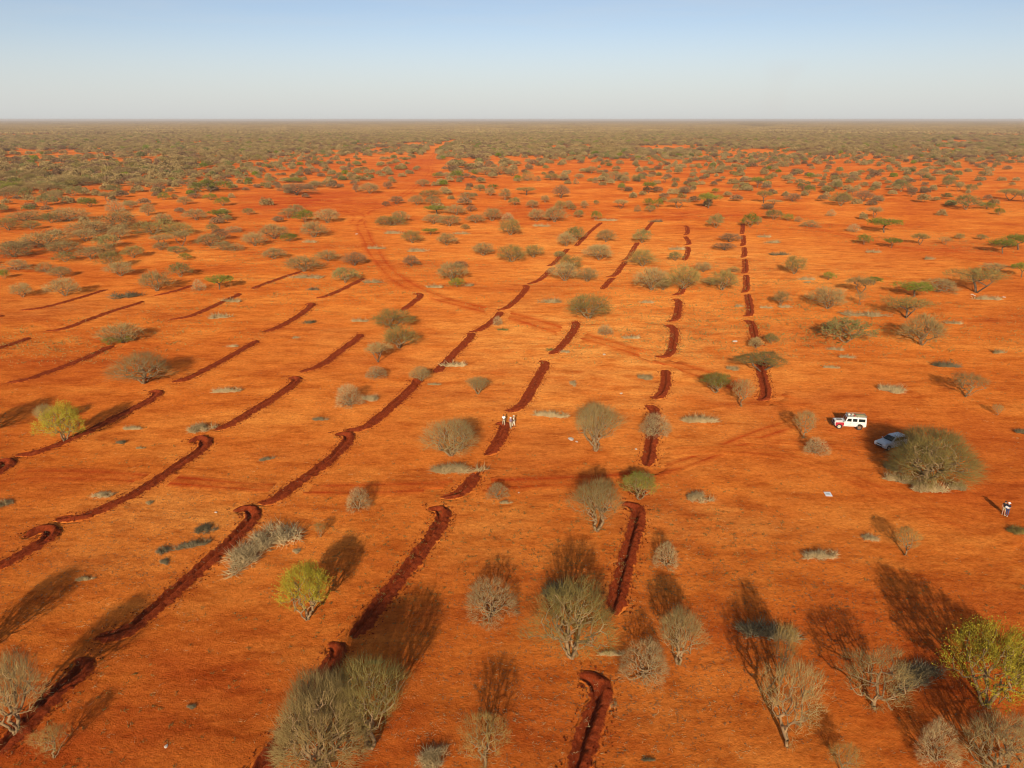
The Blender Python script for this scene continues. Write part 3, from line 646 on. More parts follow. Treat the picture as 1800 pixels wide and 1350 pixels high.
 (522,343,62,20,'brown','wide dark brown thicket in the middle of red clearing'), (556,330,36,12,'dome'), (473,323,18,12,'sage'), (520,322,30,8,'green'), (508,384,34,18,'dome'), (536,391,36,22,'green'), (575,392,42,24,'dome'),
 (552,417,48,28,'dome'), (482,420,56,26,'dome'), (448,432,40,24,'dome'), (508,424,32,14,'green'), (482,455,40,20,'dome'), (535,477,64,28,'dome'), (577,459,38,20,'dome'), (623,467,42,24,'brown'), (607,497,46,28,'sage'),
 (650,340,38,18,'dome'), (626,338,14,14,'brown'), (682,332,18,13,'brown'), (690,322,14,7,'sage'), (697,359,26,14,'brown'), (678,363,14,9,'brown'), (703,391,32,20,'dome'), (690,396,56,14,'oclump'), (743,328,24,12,'dome'),
 (733,361,26,17,'dome'), (760,361,28,16,'dome'), (757,348,40,14,'olive'), (781,341,16,13,'dome'), (802,315,22,15,'green'), (768,313,16,9,'green'), (785,313,20,10,'dome'),
 (820,352,28,14,'dome'), (844,336,20,12,'sage'), (862,344,20,14,'dome'), (866,332,20,8,'green'), (888,352,22,20,'dome'), (768,376,44,10,'gumbrella'), (802,378,36,18,'dome'), (828,372,18,12,'brown'),
 (762,394,34,18,'dome'), (790,398,38,20,'dome'), (836,392,32,15,'dome'), (865,388,36,22,'dome'), (893,387,22,14,'pale'), (725,427,36,22,'olive'), (757,413,28,12,'gumbrella'), (785,431,34,22,'dome'), (818,403,16,9,'olive'),
 (850,449,40,22,'dome'), (723,469,26,20,'brown'), (795,494,52,34,'dome'), (803,504,28,16,'green'), (809,472,24,14,'brown'),
 (855,308,40,14,'dome'), (880,307,40,14,'dome'), (900,310,26,13,'dome'), (640,301,16,8,'sage'),
]
# zones between bund rows, for the labels
ROWX = [('first', [(210,1292),(392,1305),(560,1318),(700,1345),(1350,1480)]), ('second', [(210,1230),(397,1208),(525,1190),(630,1170),(800,1140),(1080,1072),(1350,1010)]),
 ('third', [(210,1330),(390,1148),(500,1070),(640,955),(750,880),(870,800),(1000,720),(1130,590),(1350,450)]), ('fourth', [(210,1240),(390,1057),(470,970),(550,880),(660,750),(760,620),(900,440),(1110,210),(1330,0)]),
 ('fifth', [(210,1200),(517,745),(590,635),(665,520),(770,355),(911,92),(995,0)]), ('sixth', [(210,1190),(488,640),(533,553),(597,452),(690,275),(800,20)]),
 ('seventh', [(210,1180),(475,530),(515,423),(605,200),(672,8)]), ('eighth', [(210,1170),(500,345),(530,252),(593,52)]), ('ninth', [(210,1160),(507,190),(553,8)])]
def zone_of(px, py):
    if py < 300: return 'beyond the worn track in the distant scrub'
    if py < 352: return 'beyond the red clearings on the distant side'
    if py < 400:
        if px < 420: return 'in the scrub beyond the ninth bund row'
        if px < 660: return 'around the big red clearing'
        if px < 920: return 'between clearing and fourth bund row'
        if px < 1300: return 'just past the ends of the bund rows'
        return 'on the open plain beyond the vehicles'
    names = []
    for nm, pl in ROWX:
        ys = [p[0] for p in pl]; xs = [p[1] for p in pl]
        if np.interp(py, ys, xs) > px: names.append(nm)
    if not names: return 'on the open plain beyond the vehicles'
    i = [n for n, _ in ROWX].index(names[-1])
    if i == 8: return 'past the ninth bund row'
    return f'between {ROWX[i][0]} and {ROWX[i + 1][0]} bund rows'

def density(px, py, x=0, y=0):
    k = max(0, min(1, (py - 235) / 60))
    px += 26 * k * (math.sin(x * .05 + 3) + math.sin(y * .013 + x * .011)); py += 7 * k * (math.sin(x * .023) + math.sin(x * .061 + y * .01 + 1))
    if min_track(x, y) < 9: return 0
    if py < 243: return .95
    row = [np.interp(px, DX, DT[k]) for k in range(len(DY))]
    return float(np.interp(py, DY, row))
DX = [0, 240, 420, 560, 720, 860, 960, 1100, 1330, 1500, 1800]
DY = [243, 252, 265, 280, 295, 310, 328, 345, 372, 400, 432]
DT = [[.95] * 11,
 [.92, .92, .88, .86, .84, .90, .90, .84, .80, .82, .86],
 [.88, .85, .80, .68, .62, .84, .78, .66, .60, .64, .70],
 [.84, .80, .66, .48, .44, .76, .70, .54, .48, .52, .56],
 [.80, .74, .54, .38, .34, .68, .56, .42, .38, .44, .46],
 [.78, .68, .46, .34, .22, .52, .30, .28, .32, .36, .38],
 [.74, .58, .34, .16, .10, .18, .12, .18, .24, .28, .30],
 [.62, .50, .26, .00, .02, .03, .03, .06, .14, .18, .20],
 [.50, .42, .12, .00, .00, .00, .00, .00, .05, .08, .09],
 [.42, .32, .12, .03, .00, .00, .00, .00, .00, .02, .03],
 [.30, .16, .06, .02, .00, .00, .00, .00, .00, .00, .00]]
TRK = np.array([G(*p) for p in [(800,246),(775,256),(756,268),(752,285),(760,300),(745,318),(715,340),(680,360),(640,372)]])
def min_track(x, y):
    if y < 260: return 99
    b = 1e9
    for a, c in zip(TRK[:-1], TRK[1:]):
        d = c - a; t = max(0, min(1, ((x - a[0]) * d[0] + (y - a[1]) * d[1]) / (d @ d))); b = min(b, math.hypot(x - a[0] - t * d[0], y - a[1] - t * d[1]))
    return b
placed = []
for t in T:
    x, y = G(t[0], t[1]); placed.append((x, y))
placed_a = np.array(placed)
scrub = []     # x, y, W, H, kind
def gapn(x, y): return math.sin(x * .013 + 1.7 * math.sin(y * .006)) + math.sin(y * .011 + x * .004 + 2) + .8 * math.sin(x * .031 - y * .022)
def scatter(r0, r1, cell, wlo, whi):
    for iy in range(int(r0 * .8 / cell), int(r1 / cell)):
        y = iy * cell; hw = y * .80 + 40
        n = int(2 * hw / cell)
        for ix in range(n):
            x = -hw + (ix + random.random()) * cell; yy = y + random.random() * cell; r = math.hypot(x, yy)
            if not r0 <= r < r1: continue
            px, py = to_px(x, yy)
            dn = density(px, py, x, yy)
            if dn <= 0 or random.random() > dn * 1.15: continue
            if dn < .93 and random.random() > .62 + .25 * gapn(x, yy): continue
            if r < 700 and np.min(np.hypot(placed_a[:, 0] - x, placed_a[:, 1] - yy)) < 6.5: continue
            s = random.random()
            kind = 'dome' if s < .60 else 'olive' if s < .68 else 'brown' if s < .88 else 'sage' if s < .93 else 'bush' if s < .965 else 'green'
            W = random.uniform(wlo, whi) * (1.1 if dn > .6 else .8)
            scrub.append((x, yy, W, W * random.uniform(.34, .48) + .6, kind))
scatter(250, 700, 8.5, 6.5, 12)
scatter(700, 2600, 10.5, 8, 14)

# far tree meshes
FARK = ['dome', 'dome', 'clump', 'umbrella']
BLOB = {}
for kind, mat in (('dome', 'grey'), ('olive', 'olive'), ('brown', 'brown'), ('sage', 'sage'), ('bush', 'grey'), ('green', 'green')):
    for v in range(2):
        me = make_blob('bush' if kind == 'bush' else 'dome' if v == 0 else 'clump', 420, .75, .26); me.materials.append(M[mat]); BLOB[kind, v] = me

# ---- individuals: hand placed plus the scrub trees that show largest
cand = sorted(scrub, key=lambda s: -s[2] * ppm(s[0], s[1]))
NIND = max(0, 385 - len(T)); indiv, rest = cand[:NIND], cand[NIND:]
inst = []
for t in T:
    px, py, wp, hp, kind = t[:5]; x, y = G(px, py); m = ppm(x, y); depr = math.atan2(CAM_H, math.hypot(x, y))
    wp *= 1.10 if py < 560 else 1.0; hp *= 1.06 if py < 560 else 1.0
    W = wp / m; H = max((hp - .30 * wp * math.sin(depr)) / (m * math.cos(depr)), W * .30)
    inst.append(dict(x=x, y=y, W=W, H=H, kind=kind, label=t[5] if len(t) > 5 else None, px=px, py=py, hand=True))
for x, y, W, H, kind in indiv:
    px, py = to_px(x, y); inst.append(dict(x=x, y=y, W=W, H=H, kind=kind, label=None, px=px, py=py, hand=False))
used = {i['label'] for i in inst if i['label']}
zones = {}
for i in inst:
    if i['label'] is None and i['hand']: zones.setdefault((LOOK[i['kind']][4], zone_of(i['px'], i['py'])), []).append(i)
    elif i['label'] is None:
        side = 'by the distant scrub edge' if i['px'] < 420 else 'by the plain\'s edge' if i['px'] > 1300 else 'beyond the clearing'
        zones.setdefault((LOOK[i['kind']][4], side), []).append(i)
for (look, zn), its in zones.items():
    its.sort(key=lambda i: i['y'])
    for k, i in enumerate(its):
        i['label'] = f"{look} {zn}" + (f", {ordw(k + 1)} nearest" if len(its) > 1 else '')
for i in inst:
    px, py, kind = i['px'], i['py'], i['kind']
    pk, tw, lf, bk, look = LOOK[kind]
    near = py > 640
    lst = NEAR[pk + ('_n' if near else '_m')]
    nv = int(abs(px * 7 + py * 3)) % len(lst)
    trunk, crown, ntw = lst[nv]
    if not len(crown.materials):
        crown.materials.append(M['grey']); crown.materials.append(M['green'])
        a = np.zeros(len(crown.polygons), np.int32); a[ntw:] = 1; crown.polygons.foreach_set('material_index', a)
        trunk.materials.append(M['bark'])
    nm = NAMES.get(kind, 'thorn_tree' if kind not in ('green', 'lime', 'sage') else 'leafy_tree')
    e = empty(nm, (i['x'], i['y'], Z(i['x'], i['y'])), R(20) if kind == 'oclump' and near else random.uniform(0, 6.28))
    sx = i['W'] / 5.0; sz = i['H'] / 4.0 / 1.04
    e.scale = (sx, sx, sz)
    tr = obj('trunk', trunk, parent=e); cr = obj('crown', crown, parent=e)
    tr.material_slots[0].link = 'OBJECT'; tr.material_slots[0].material = M[bk]
    cr.material_slots[0].link = 'OBJECT'; cr.material_slots[0].material = M[tw]
    cr.material_slots[1].link = 'OBJECT'; cr.material_slots[1].material = M[lf or 'green']
    tag(e, i['label'], 'tree' if 'tree' in nm or 'acacia' in nm else 'bush', 'thorn trees and bushes scattered over the red plain')
    i['obj'] = e

# ---- far scrub: instanced on points, sources are real crowns
def tile_mesh():
    """a hectare of scrub: about 80 low crowns"""
    V, F, mi, o = [], [], [], 0
    for k in range(85):
        cx, cy = rng.uniform(-52, 52, 2); W = rng.uniform(8, 14); H = W * rng.uniform(.36, .5); n = 16
        P = envelope('dome', n) * [W / 5, W / 5, H / 4]; D = rng.normal(0, 1, (n, 3)); D /= np.linalg.norm(D, axis=1)[:, None]; D *= W * .42
        v, f = spikes(P - D * .5 + [cx, cy, 0], D, W * .26, 1); v[:, 2] = np.clip(v[:, 2], 0, 6.2)
        V.append(v); F.append(f + o); o += len(v); mi += [int(rng.choice([0, 0, 0, 0, 2, 2, 1, 0]))] * len(f)
    me = mesh_np('scrub_patch', np.vstack(V), np.vstack(F)); me.polygons.foreach_set('material_index', np.array(mi, np.int32))
    for m_ in ('grey', 'olive', 'brown', 'sage'): me.materials.append(M[m_])
    return me
def scatter_object(name, pts, scl, rot, pick, sources, label):
    me = bpy.data.meshes.new(name); me.vertices.add(len(pts)); me.vertices.foreach_set('co', np.asarray(pts, np.float32).ravel())
    for nm, ty, val, key in (('s_vec', 'FLOAT_VECTOR', scl, 'vector'), ('r_vec', 'FLOAT_VECTOR', rot, 'vector'), ('pick', 'INT', pick, 'value')):
        a = me.attributes.new(nm, ty, 'POINT'); a.data.foreach_set(key, np.asarray(val, np.int32 if ty == 'INT' else np.float32).ravel())
    o = bpy.data.objects.new(name, me); col.objects.link(o)
    ng = bpy.data.node_groups.new(name, 'GeometryNodeTree'); ng.interface.new_socket('Geometry', in_out='INPUT', socket_type='NodeSocketGeometry')
    ng.interface.new_socket('Geometry', in_out='OUTPUT', socket_type='NodeSocketGeometry')
    N, L = ng.nodes.new, ng.links.new
    gi, go = N('NodeGroupInput'), N('NodeGroupOutput'); ip = N('GeometryNodeInstanceOnPoints'); jn = N('GeometryNodeJoinGeometry')
    for s in sources[::-1]:
        oi = N('GeometryNodeObjectInfo'); oi.inputs['Object'].default_value = s; oi.inputs['As Instance'].default_value = True
        L(oi.outputs['Geometry'], jn.inputs[0])
    def na(nm, ty):
        n = N('GeometryNodeInputNamedAttribute'); n.data_type = ty; n.inputs['Name'].default_value = nm; return n.outputs['Attribute']
    ip.inputs['Pick Instance'].default_value = True
    L(gi.outputs[0], ip.inputs['Points']); L(jn.outputs[0], ip.inputs['Instance']); L(na('pick', 'INT'), ip.inputs['Instance Index'])
    L(na('r_vec', 'FLOAT_VECTOR'), ip.inputs['Rotation']); L(na('s_vec', 'FLOAT_VECTOR'), ip.inputs['Scale']); L(ip.outputs[0], go.inputs[0])
    md = o.modifiers.new('scatter', 'NODES'); md.node_group = ng
    tag(o, label, kind='stuff'); return o
# the sources: a few real scrub trees at the near side of the thicket (each is itself in view)
src, src_keys = [], []
seen_src = rest[:len(BLOB)]
for k, (key, me) in enumerate(BLOB.items()):
    x, y, W, H, _ = seen_src[k]
    o = obj('distant_scrub_tree', me); o.location = (x, y, Z(x, y)); o.scale = (W / 5.6, W / 5.6, H / 4.15)
    tag(o, 'one of the crowns in the distant scrub', kind='stuff'); src.append(o); src_keys.append(key)
far = rest[len(BLOB):]
P3, S3, R3, K3 = [], [], [], []
for x, y, W, H, kind in far:
    P3.append((x, y, 0)); S3.append((W / 5.6, W / 5.6, H / 4.15)); R3.append((0, 0, random.uniform(0, 6.28))); K3.append(src_keys.index((kind, random.randint(0, 1))))
scatter_object('distant_scrub', P3, S3, R3, K3, src, 'dense grey-brown thorn scrub spreading to the horizon')
# outermost scrub, by the hectare
tile = obj('scrub_patch', tile_mesh()); tile.location = (40, 2640, 0); tag(tile, 'a patch of the farthest thorn scrub', kind='stuff')
P4, S4, R4 = [], [], []
r_ = 2600.0; cell = 100.0
while r_ < 26000:
    hwid = r_ * .78 + 80; nx = int(2 * hwid / cell)
    for ix in range(nx):
        x = -hwid + (ix + .5) * cell + random.uniform(-8, 8)
        if abs(x - 40) < 40 and r_ < 2700: continue
        sc_ = cell / 100.0
        P4.append((x, r_ + random.uniform(-8, 8), 0)); S4.append((sc_ * 1.02, sc_ * 1.02, random.uniform(.9, 1.12))); R4.append((0, 0, random.choice((0, 1.5708, 3.1416, 4.712))))
    r_ += cell
    cell = 100.0 if r_ < 7000 else 180.0 if r_ < 14000 else 300.0
scatter_object('horizon_scrub', P4, S4, R4, [0] * len(P4), [tile], 'thorn scrub at the horizon')

# ------------------------------------------------------------------ brush heaps
BR = [ # px, py centre, width, depth, material, rot, label
 (487,928,96,72,'ash',20,'large grey heap of cut thorn branches, upper half, beside the bund'), (428,962,104,70,'ash',-15,'large grey heap of cut thorn branches, lower half, against the bund'),
 (362,925,42,30,'dark',0,'loose dark branches above the great grey heap'), (340,955,58,26,'dark',25,'line of dark dead branches crossing beside the bund'), (288,962,28,28,'dark',40,'small dark twig heap at the end of the dark branches'), (288,985,26,16,'dark',30,'low dark twigs below the line of dark branches'),
 (352,748,52,30,'ash',20,'rounded grey brush heap at the end of a fifth row bund'), (400,686,46,16,'ash',10,'narrow grey brush heap between fifth and sixth rows'), (384,556,46,14,'ash',10,'grey brush strip between sixth and seventh rows'),
 (222,517,54,20,'dark',25,'dark brush heap below the eighth row end'), (408,528,36,11,'ash',0,'pale brush strip at the seventh row bund tip'), (410,608,22,8,'ash',0,'small twig heap at a sixth row bund'),
 (233,751,34,12,'ash',0,'long low twig heap near the yellow-green tree'), (211,776,26,9,'dark',10,'small dark twig heap below the low twig heap'), (246,786,17,7,'ash',0,'tiny pale heap near the yellow-green tree'),
 (182,866,34,22,'ash',0,'pale tufted bush stump on the fifth row bund'), (8,876,30,34,'ash',40,'grey brush heap cut by the picture edge'), (262,883,20,10,'ash',0,'small lone twig heap in front of the fifth row'),
 (562,737,30,10,'dark',0,'dark twig heap between fourth and fifth rows'), (631,563,30,9,'ash',5,'twig heap facing three overlapping trees'), (520,593,16,7,'ash',0,'very small twig heap near fifth row'),
 (648,699,46,18,'ash',0,'grey brush heap joined to the pale spreading tree'), (800,640,46,17,'ash',12,'straight grey brush heap past the fourth row bund'), (764,674,22,8,'ash',0,'small twig heap by the fourth row'),
 (540,486,56,10,'ash',0,'wide flat grey brush strip by the sixth row end'), (660,436,32,9,'ash',0,'low brush beside the worn track bend'), (732,440,42,9,'ash',0,'long low brush opposite the track bend'), (655,495,34,9,'ash',0,'brush strip close to the curving track'),
 (765,504,30,8,'ash',0,'small brush strip by the green low tree'), (825,500,22,10,'ash',0,'brush at the foot of the green low tree'), (545,424,24,9,'ash',0,'brush strip under the round grey tree'),
 (970,728,58,20,'ash',-12,'grey brush heap beside the walking people'), (1231,737,68,20,'ash',-3,'widest isolated grey brush heap between second row and vehicles'), (1132,662,42,14,'ash',-15,'slanting brush heap between second and third rows'),
 (1112,592,32,10,'ash',5,'thin pale brush strip west of second row'), (970,530,46,11,'ash',-8,'pale brush strip beyond the broad olive tree'), (1137,530,24,10,'ash',0,'pale brush strip near second row hooks'),
 (1286,646,34,13,'ash',-15,'grey brush heap behind the slanting green tree'), (1228,868,50,34,'ash',-20,'compact oval brush heap facing the small green tree'), (1442,971,62,34,'ash',5,'dark-centred brush heap below the white board'),
 (1530,940,32,22,'ash',-20,'small oval brush heap near the wispy sapling'), (1563,682,70,22,'ash',-20,'long brush heap upslope of the white vehicle'), (1468,613,28,11,'ash',-15,'small grey brush below spreading dark green tree'),
 (1487,626,28,12,'ash',0,'pale bush stump below spreading dark green tree'), (1664,641,48,14,'dark',-15,'dark slanting brush heap upslope of bare spreading tree'), (1520,552,80,11,'ash',-8,'very long low brush line behind dark green tree'),
 (1678,567,30,8,'ash',-10,'small pale brush beside the tall grey tree'), (1462,645,26,9,'ash',-10,'low twig strip between the vehicles and the green tree'), (1790,927,40,26,'olive',0,'dark grass tuft at the feet of two people'),
 (1793,757,34,15,'dark',0,'dark twig heap at the edge beyond the vehicles'), (1755,618,30,9,'ash',0,'thin twig strip at the right-hand plain'), (967,614,14,9,'sage',0,'green twig tuft on the trench side'),
 (993,616,18,16,'ash',20,'grey tuft on the berm side of third row'), (1006,671,20,16,'ash',0,'loose pale twigs on bare ground near third row'), (888,880,24,12,'ash',0,'twigs at the foot of the small pale bush'),
 (1073,1233,22,22,'ash',0,'twig tuft on the berm of the hooked bund'), (1140,1335,26,10,'dark',0,'small dark tuft on rippled sand'), (520,966,22,12,'ash',0,'small tuft beside the great grey heap'),
 (468,806,30,12,'dark',30,'dark sprawling twigs near the fourth row'), (545,565,26,12,'dark',0,'dark uprooted twig heap near the fifth row'), (550,506,20,14,'dark',20,'small dark twig heap near the sixth row end'),
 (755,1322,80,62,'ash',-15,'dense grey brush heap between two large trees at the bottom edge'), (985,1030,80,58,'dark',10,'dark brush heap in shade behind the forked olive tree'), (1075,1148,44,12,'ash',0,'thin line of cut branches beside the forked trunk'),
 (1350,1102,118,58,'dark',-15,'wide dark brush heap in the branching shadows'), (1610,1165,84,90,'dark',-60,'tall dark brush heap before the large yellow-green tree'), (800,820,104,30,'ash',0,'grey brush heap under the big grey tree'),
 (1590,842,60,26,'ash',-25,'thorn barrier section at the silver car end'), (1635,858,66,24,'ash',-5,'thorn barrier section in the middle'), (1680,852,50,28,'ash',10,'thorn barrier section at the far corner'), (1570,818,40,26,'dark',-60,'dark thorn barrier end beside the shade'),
 (1420,496,16,6,'ash',0,'small pale strip west of the green sapling'), (1418,491,28,7,'ash',0,'pale brush strip near the olive tree on the plain'), (1533,443,26,6,'ash',0,'flat twig strip below the small green tree'), (1632,455,24,6,'ash',0,'flat twig strip on the open plain'),
 (1370,447,34,6,'dark',0,'dark branches on the ground beside the first row'), (1345,416,24,5,'ash',0,'faint strip next to first row'), (1360,426,34,5,'ash',0,'pale bluish brush strip next to first row'), (1735,524,46,10,'ash',-6,'grey twig strip with white stones'),
 (1345,540,22,8,'ash',0,'small brush beside first row'), (1298,537,20,7,'ash',0,'twigs on the trench side of first row'), (1380,539,24,7,'ash',0,'twigs at the foot of the small grey tree'), (1192,438,28,7,'ash',0,'twig strip by second row'),
 (1155,388,30,9,'brown',0,'reddish brown low thicket at the third row tip'), (1066,387,36,5,'ash',0,'bluish grey strip by the fourth row tip'), (950,397,30,5,'ash',0,'faint twig strip below two round trees'), (690,409,38,8,'ash',0,'pale twigs by the clearing track'), (812,410,28,7,'ash',0,'pale twigs by small olive bush'),
 (885,579,20,8,'sage',0,'green twig tuft near the tiny pale shrub'), (335,1240,26,8,'dark',0,'faint twigs on dark soil'), (148,1018,34,8,'ash',10,'thin twigs near the corner bund'), (660,1160,26,16,'sage',0,'sage tuft inside the wide shadow'),
]
ptag = 'heaps of cut thorn brush on the red earth'
for k, (px, py, wp, hp, mt, rot, lab) in enumerate(BR):
    x, y = G(px, py + hp * .25); m = ppm(x, y); depr = math.atan2(CAM_H, math.hypot(x, y))
    W = wp / m; H = min(max(.35, W * .32), 1.7) * (1.5 if 'barrier' in lab else 1); D_ = max((hp / m - H * math.cos(depr)) / math.sin(depr), W * .3); D_ = min(D_, W * 1.2)
    me = PILES['n' if py > 640 else 'm'][k % (4 if py > 640 else 3)]
    if not len(me.materials): me.materials.append(M['ash'])
    o = obj('brush_pile', me); o.location = (x, y, Z(x, y) - .02); o.rotation_euler = (0, 0, R(rot) + (math.pi if k % 2 else 0)); o.scale = (W / 3.1, D_ / 1.9, H / .8)
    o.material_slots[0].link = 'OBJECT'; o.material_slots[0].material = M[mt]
    tag(o, lab, 'brush pile', ptag)
# ------------------------------------------------------------------ small mesh builders for vehicles and people
def bm_to(name, bm, mat, parent=None, loc=None, smooth=False):
    me = bpy.data.meshes.new(name); bmesh.ops.recalc_face_normals(bm, faces=bm.faces[:]); bm.to_mesh(me); bm.free()
    if smooth: me.shade_smooth()
    return obj(name, me, [mat], parent, loc)
def prism_bm(poly, y0, y1, inset=0.0, bevel=0.0, bm=None):
    """side outline poly [(x, z)] extruded from y0 to y1; inset narrows the points above the outline's middle"""
    bm = bm or bmesh.new(); zs = [p[1] for p in poly]; z0, z1 = min(zs), max(zs)
    A, B = [], []
    for x, z in poly:
        k = inset * (z - z0) / (z1 - z0 + 1e-9); s = 1 if y1 > y0 else -1
        A.append(bm.verts.new((x, y0 + k * s, z))); B.append(bm.verts.new((x, y1 - k * s, z)))
    n = len(poly); bm.faces.new(A[::-1]); bm.faces.new(B)
    for i in range(n): bm.faces.new((A[i], A[(i + 1) % n], B[(i + 1) % n], B[i]))
    bmesh.ops.recalc_face_normals(bm, faces=bm.faces[:])
    if bevel: bmesh.ops.bevel(bm, geom=[e for e in bm.edges if e.is_manifold and e.calc_face_angle(0) > .5], offset=bevel, segments=2, affect='EDGES', clamp_overlap=True)
    return bm
def box_bm(c, s, bevel=0.0, bm=None):
    x, y, z = c; a, b, d = s[0] / 2, s[1] / 2, s[2] / 2
    return prism_bm([(x - a, z - d), (x + a, z - d), (x + a, z + d), (x - a, z + d)], y - b, y + b, 0, bevel, bm)
def wheel(parent, x, y, r, wd, rimmat):
    s = 1 if y > 0 else -1
    def lathe(prof, n=28):
        bm = bmesh.new(); rings = []
        for rad, yy in prof: rings.append([bm.verts.new((rad * math.cos(k / n * 2 * math.pi), yy * s, rad * math.sin(k / n * 2 * math.pi))) for k in range(n)])
        for a, b in zip(rings[:-1], rings[1:]):
            for k in range(n): bm.faces.new((a[k], a[(k + 1) % n], b[(k + 1) % n], b[k]))
        bm.faces.new(rings[0]); bm.faces.new(rings[-1][::-1]); return bm
    wobj = empty('wheel', (x, y, r)); wobj.parent = parent
    bm_to('tyre', lathe([(r * .6, -wd / 2), (r * .93, -wd / 2), (r, -wd * .34), (r, wd * .34), (r * .93, wd / 2), (r * .62, wd / 2), (r * .6, wd * .38)]), V['rubber'], wobj)
    bm_to('rim', lathe([(r * .60, -wd * .3), (r * .60, wd * .44), (r * .50, wd * .46), (r * .34, wd * .36), (r * .2, wd * .5), (.02, wd * .52)]), rimmat, wobj)
V = dict(white=plain('white_paint_dusty', (.78, .74, .66), .45, var=.06, scale=3), red=plain('crimson_paint', (.42, .015, .03), .45),
         glass=plain('dark_glass', (.015, .02, .018), .08, spec=.6), rubber=plain('tyre_rubber', (.035, .028, .022), .85), black=plain('black_trim', (.02, .02, .02), .6),
         creamrim=plain('cream_wheel', (.62, .55, .40), .6), dustrim=plain('dusty_wheel', (.30, .15, .07), .8), rackm=plain('rack_metal', (.25, .24, .18), .6),
         canvas=plain('khaki_canvas', (.30, .26, .13), .9, var=.2), whitebag=plain('white_bag', (.75, .70, .58), .8), silver=plain('silver_blue_paint', (.50, .53, .54), .3, metal=.15),
         chrome=plain('chrome', (.6, .6, .6), .2, metal=1), lamp=plain('lamp_glass', (.7, .7, .66), .15, spec=.7), board=plain('white_board', (.86, .84, .80), .5), boardgrey=plain('grey_print', (.55, .58, .58), .6),
         skin_d=plain('skin_brown', (.13, .062, .035), .6), skin_l=plain('skin_light', (.50, .30, .20), .6), cloth_w=plain('white_cloth', (.82, .80, .76), .85), cloth_k=plain('khaki_cloth', (.50, .38, .23), .85),
         cloth_p=plain('mauve_cloth', (.24, .16, .20), .85), cloth_c=plain('cream_cloth', (.74, .66, .46), .85), navy=plain('navy_cloth', (.018, .022, .045), .8), blk=plain('black_cloth', (.015, .014, .016), .8),
         denim=plain('blue_denim', (.05, .065, .16), .85), hairm=plain('black_hair', (.012, .010, .009), .7), red_o=plain('red_plastic', (.5, .03, .02), .5))

def dusty(m):
    t = m.node_tree; b = t.nodes['Principled BSDF']; src_ = b.inputs['Base Color'].links[0].from_socket
    tc = t.nodes.new('ShaderNodeTexCoord'); sx = t.nodes.new('ShaderNodeSeparateXYZ'); n = t.nodes.new('ShaderNodeTexNoise'); n.inputs['Scale'].default_value = 3; n.inputs['Detail'].default_value = 6
    t.links.new(tc.outputs['Object'], sx.inputs[0]); t.links.new(tc.outputs['Object'], n.inputs['Vector'])
    a = t.nodes.new('ShaderNodeMath'); a.operation = 'MULTIPLY_ADD'; a.inputs[1].default_value = .9; t.links.new(n.outputs['Fac'], a.inputs[0]); mr = t.nodes.new('ShaderNodeMapRange')
    mr.inputs[1].default_value = 1.25; mr.inputs[2].default_value = .75; mr.inputs[3].default_value = 0; mr.inputs[4].default_value = .55; ad = t.nodes.new('ShaderNodeMath'); ad.operation = 'ADD'; ad.inputs[1].default_value = 0
    t.links.new(sx.outputs[2], a.inputs[2]); t.links.new(a.outputs[0], mr.inputs[0]); mx = t.nodes.new('ShaderNodeMix'); mx.data_type = 'RGBA'; mx.inputs[7].default_value = (.42, .16, .05, 1)
    t.links.new(mr.outputs[0], mx.inputs[0]); t.links.new(src_, mx.inputs[6]); t.links.new(mx.outputs[2], b.inputs['Base Color'])
dusty(V['white'])
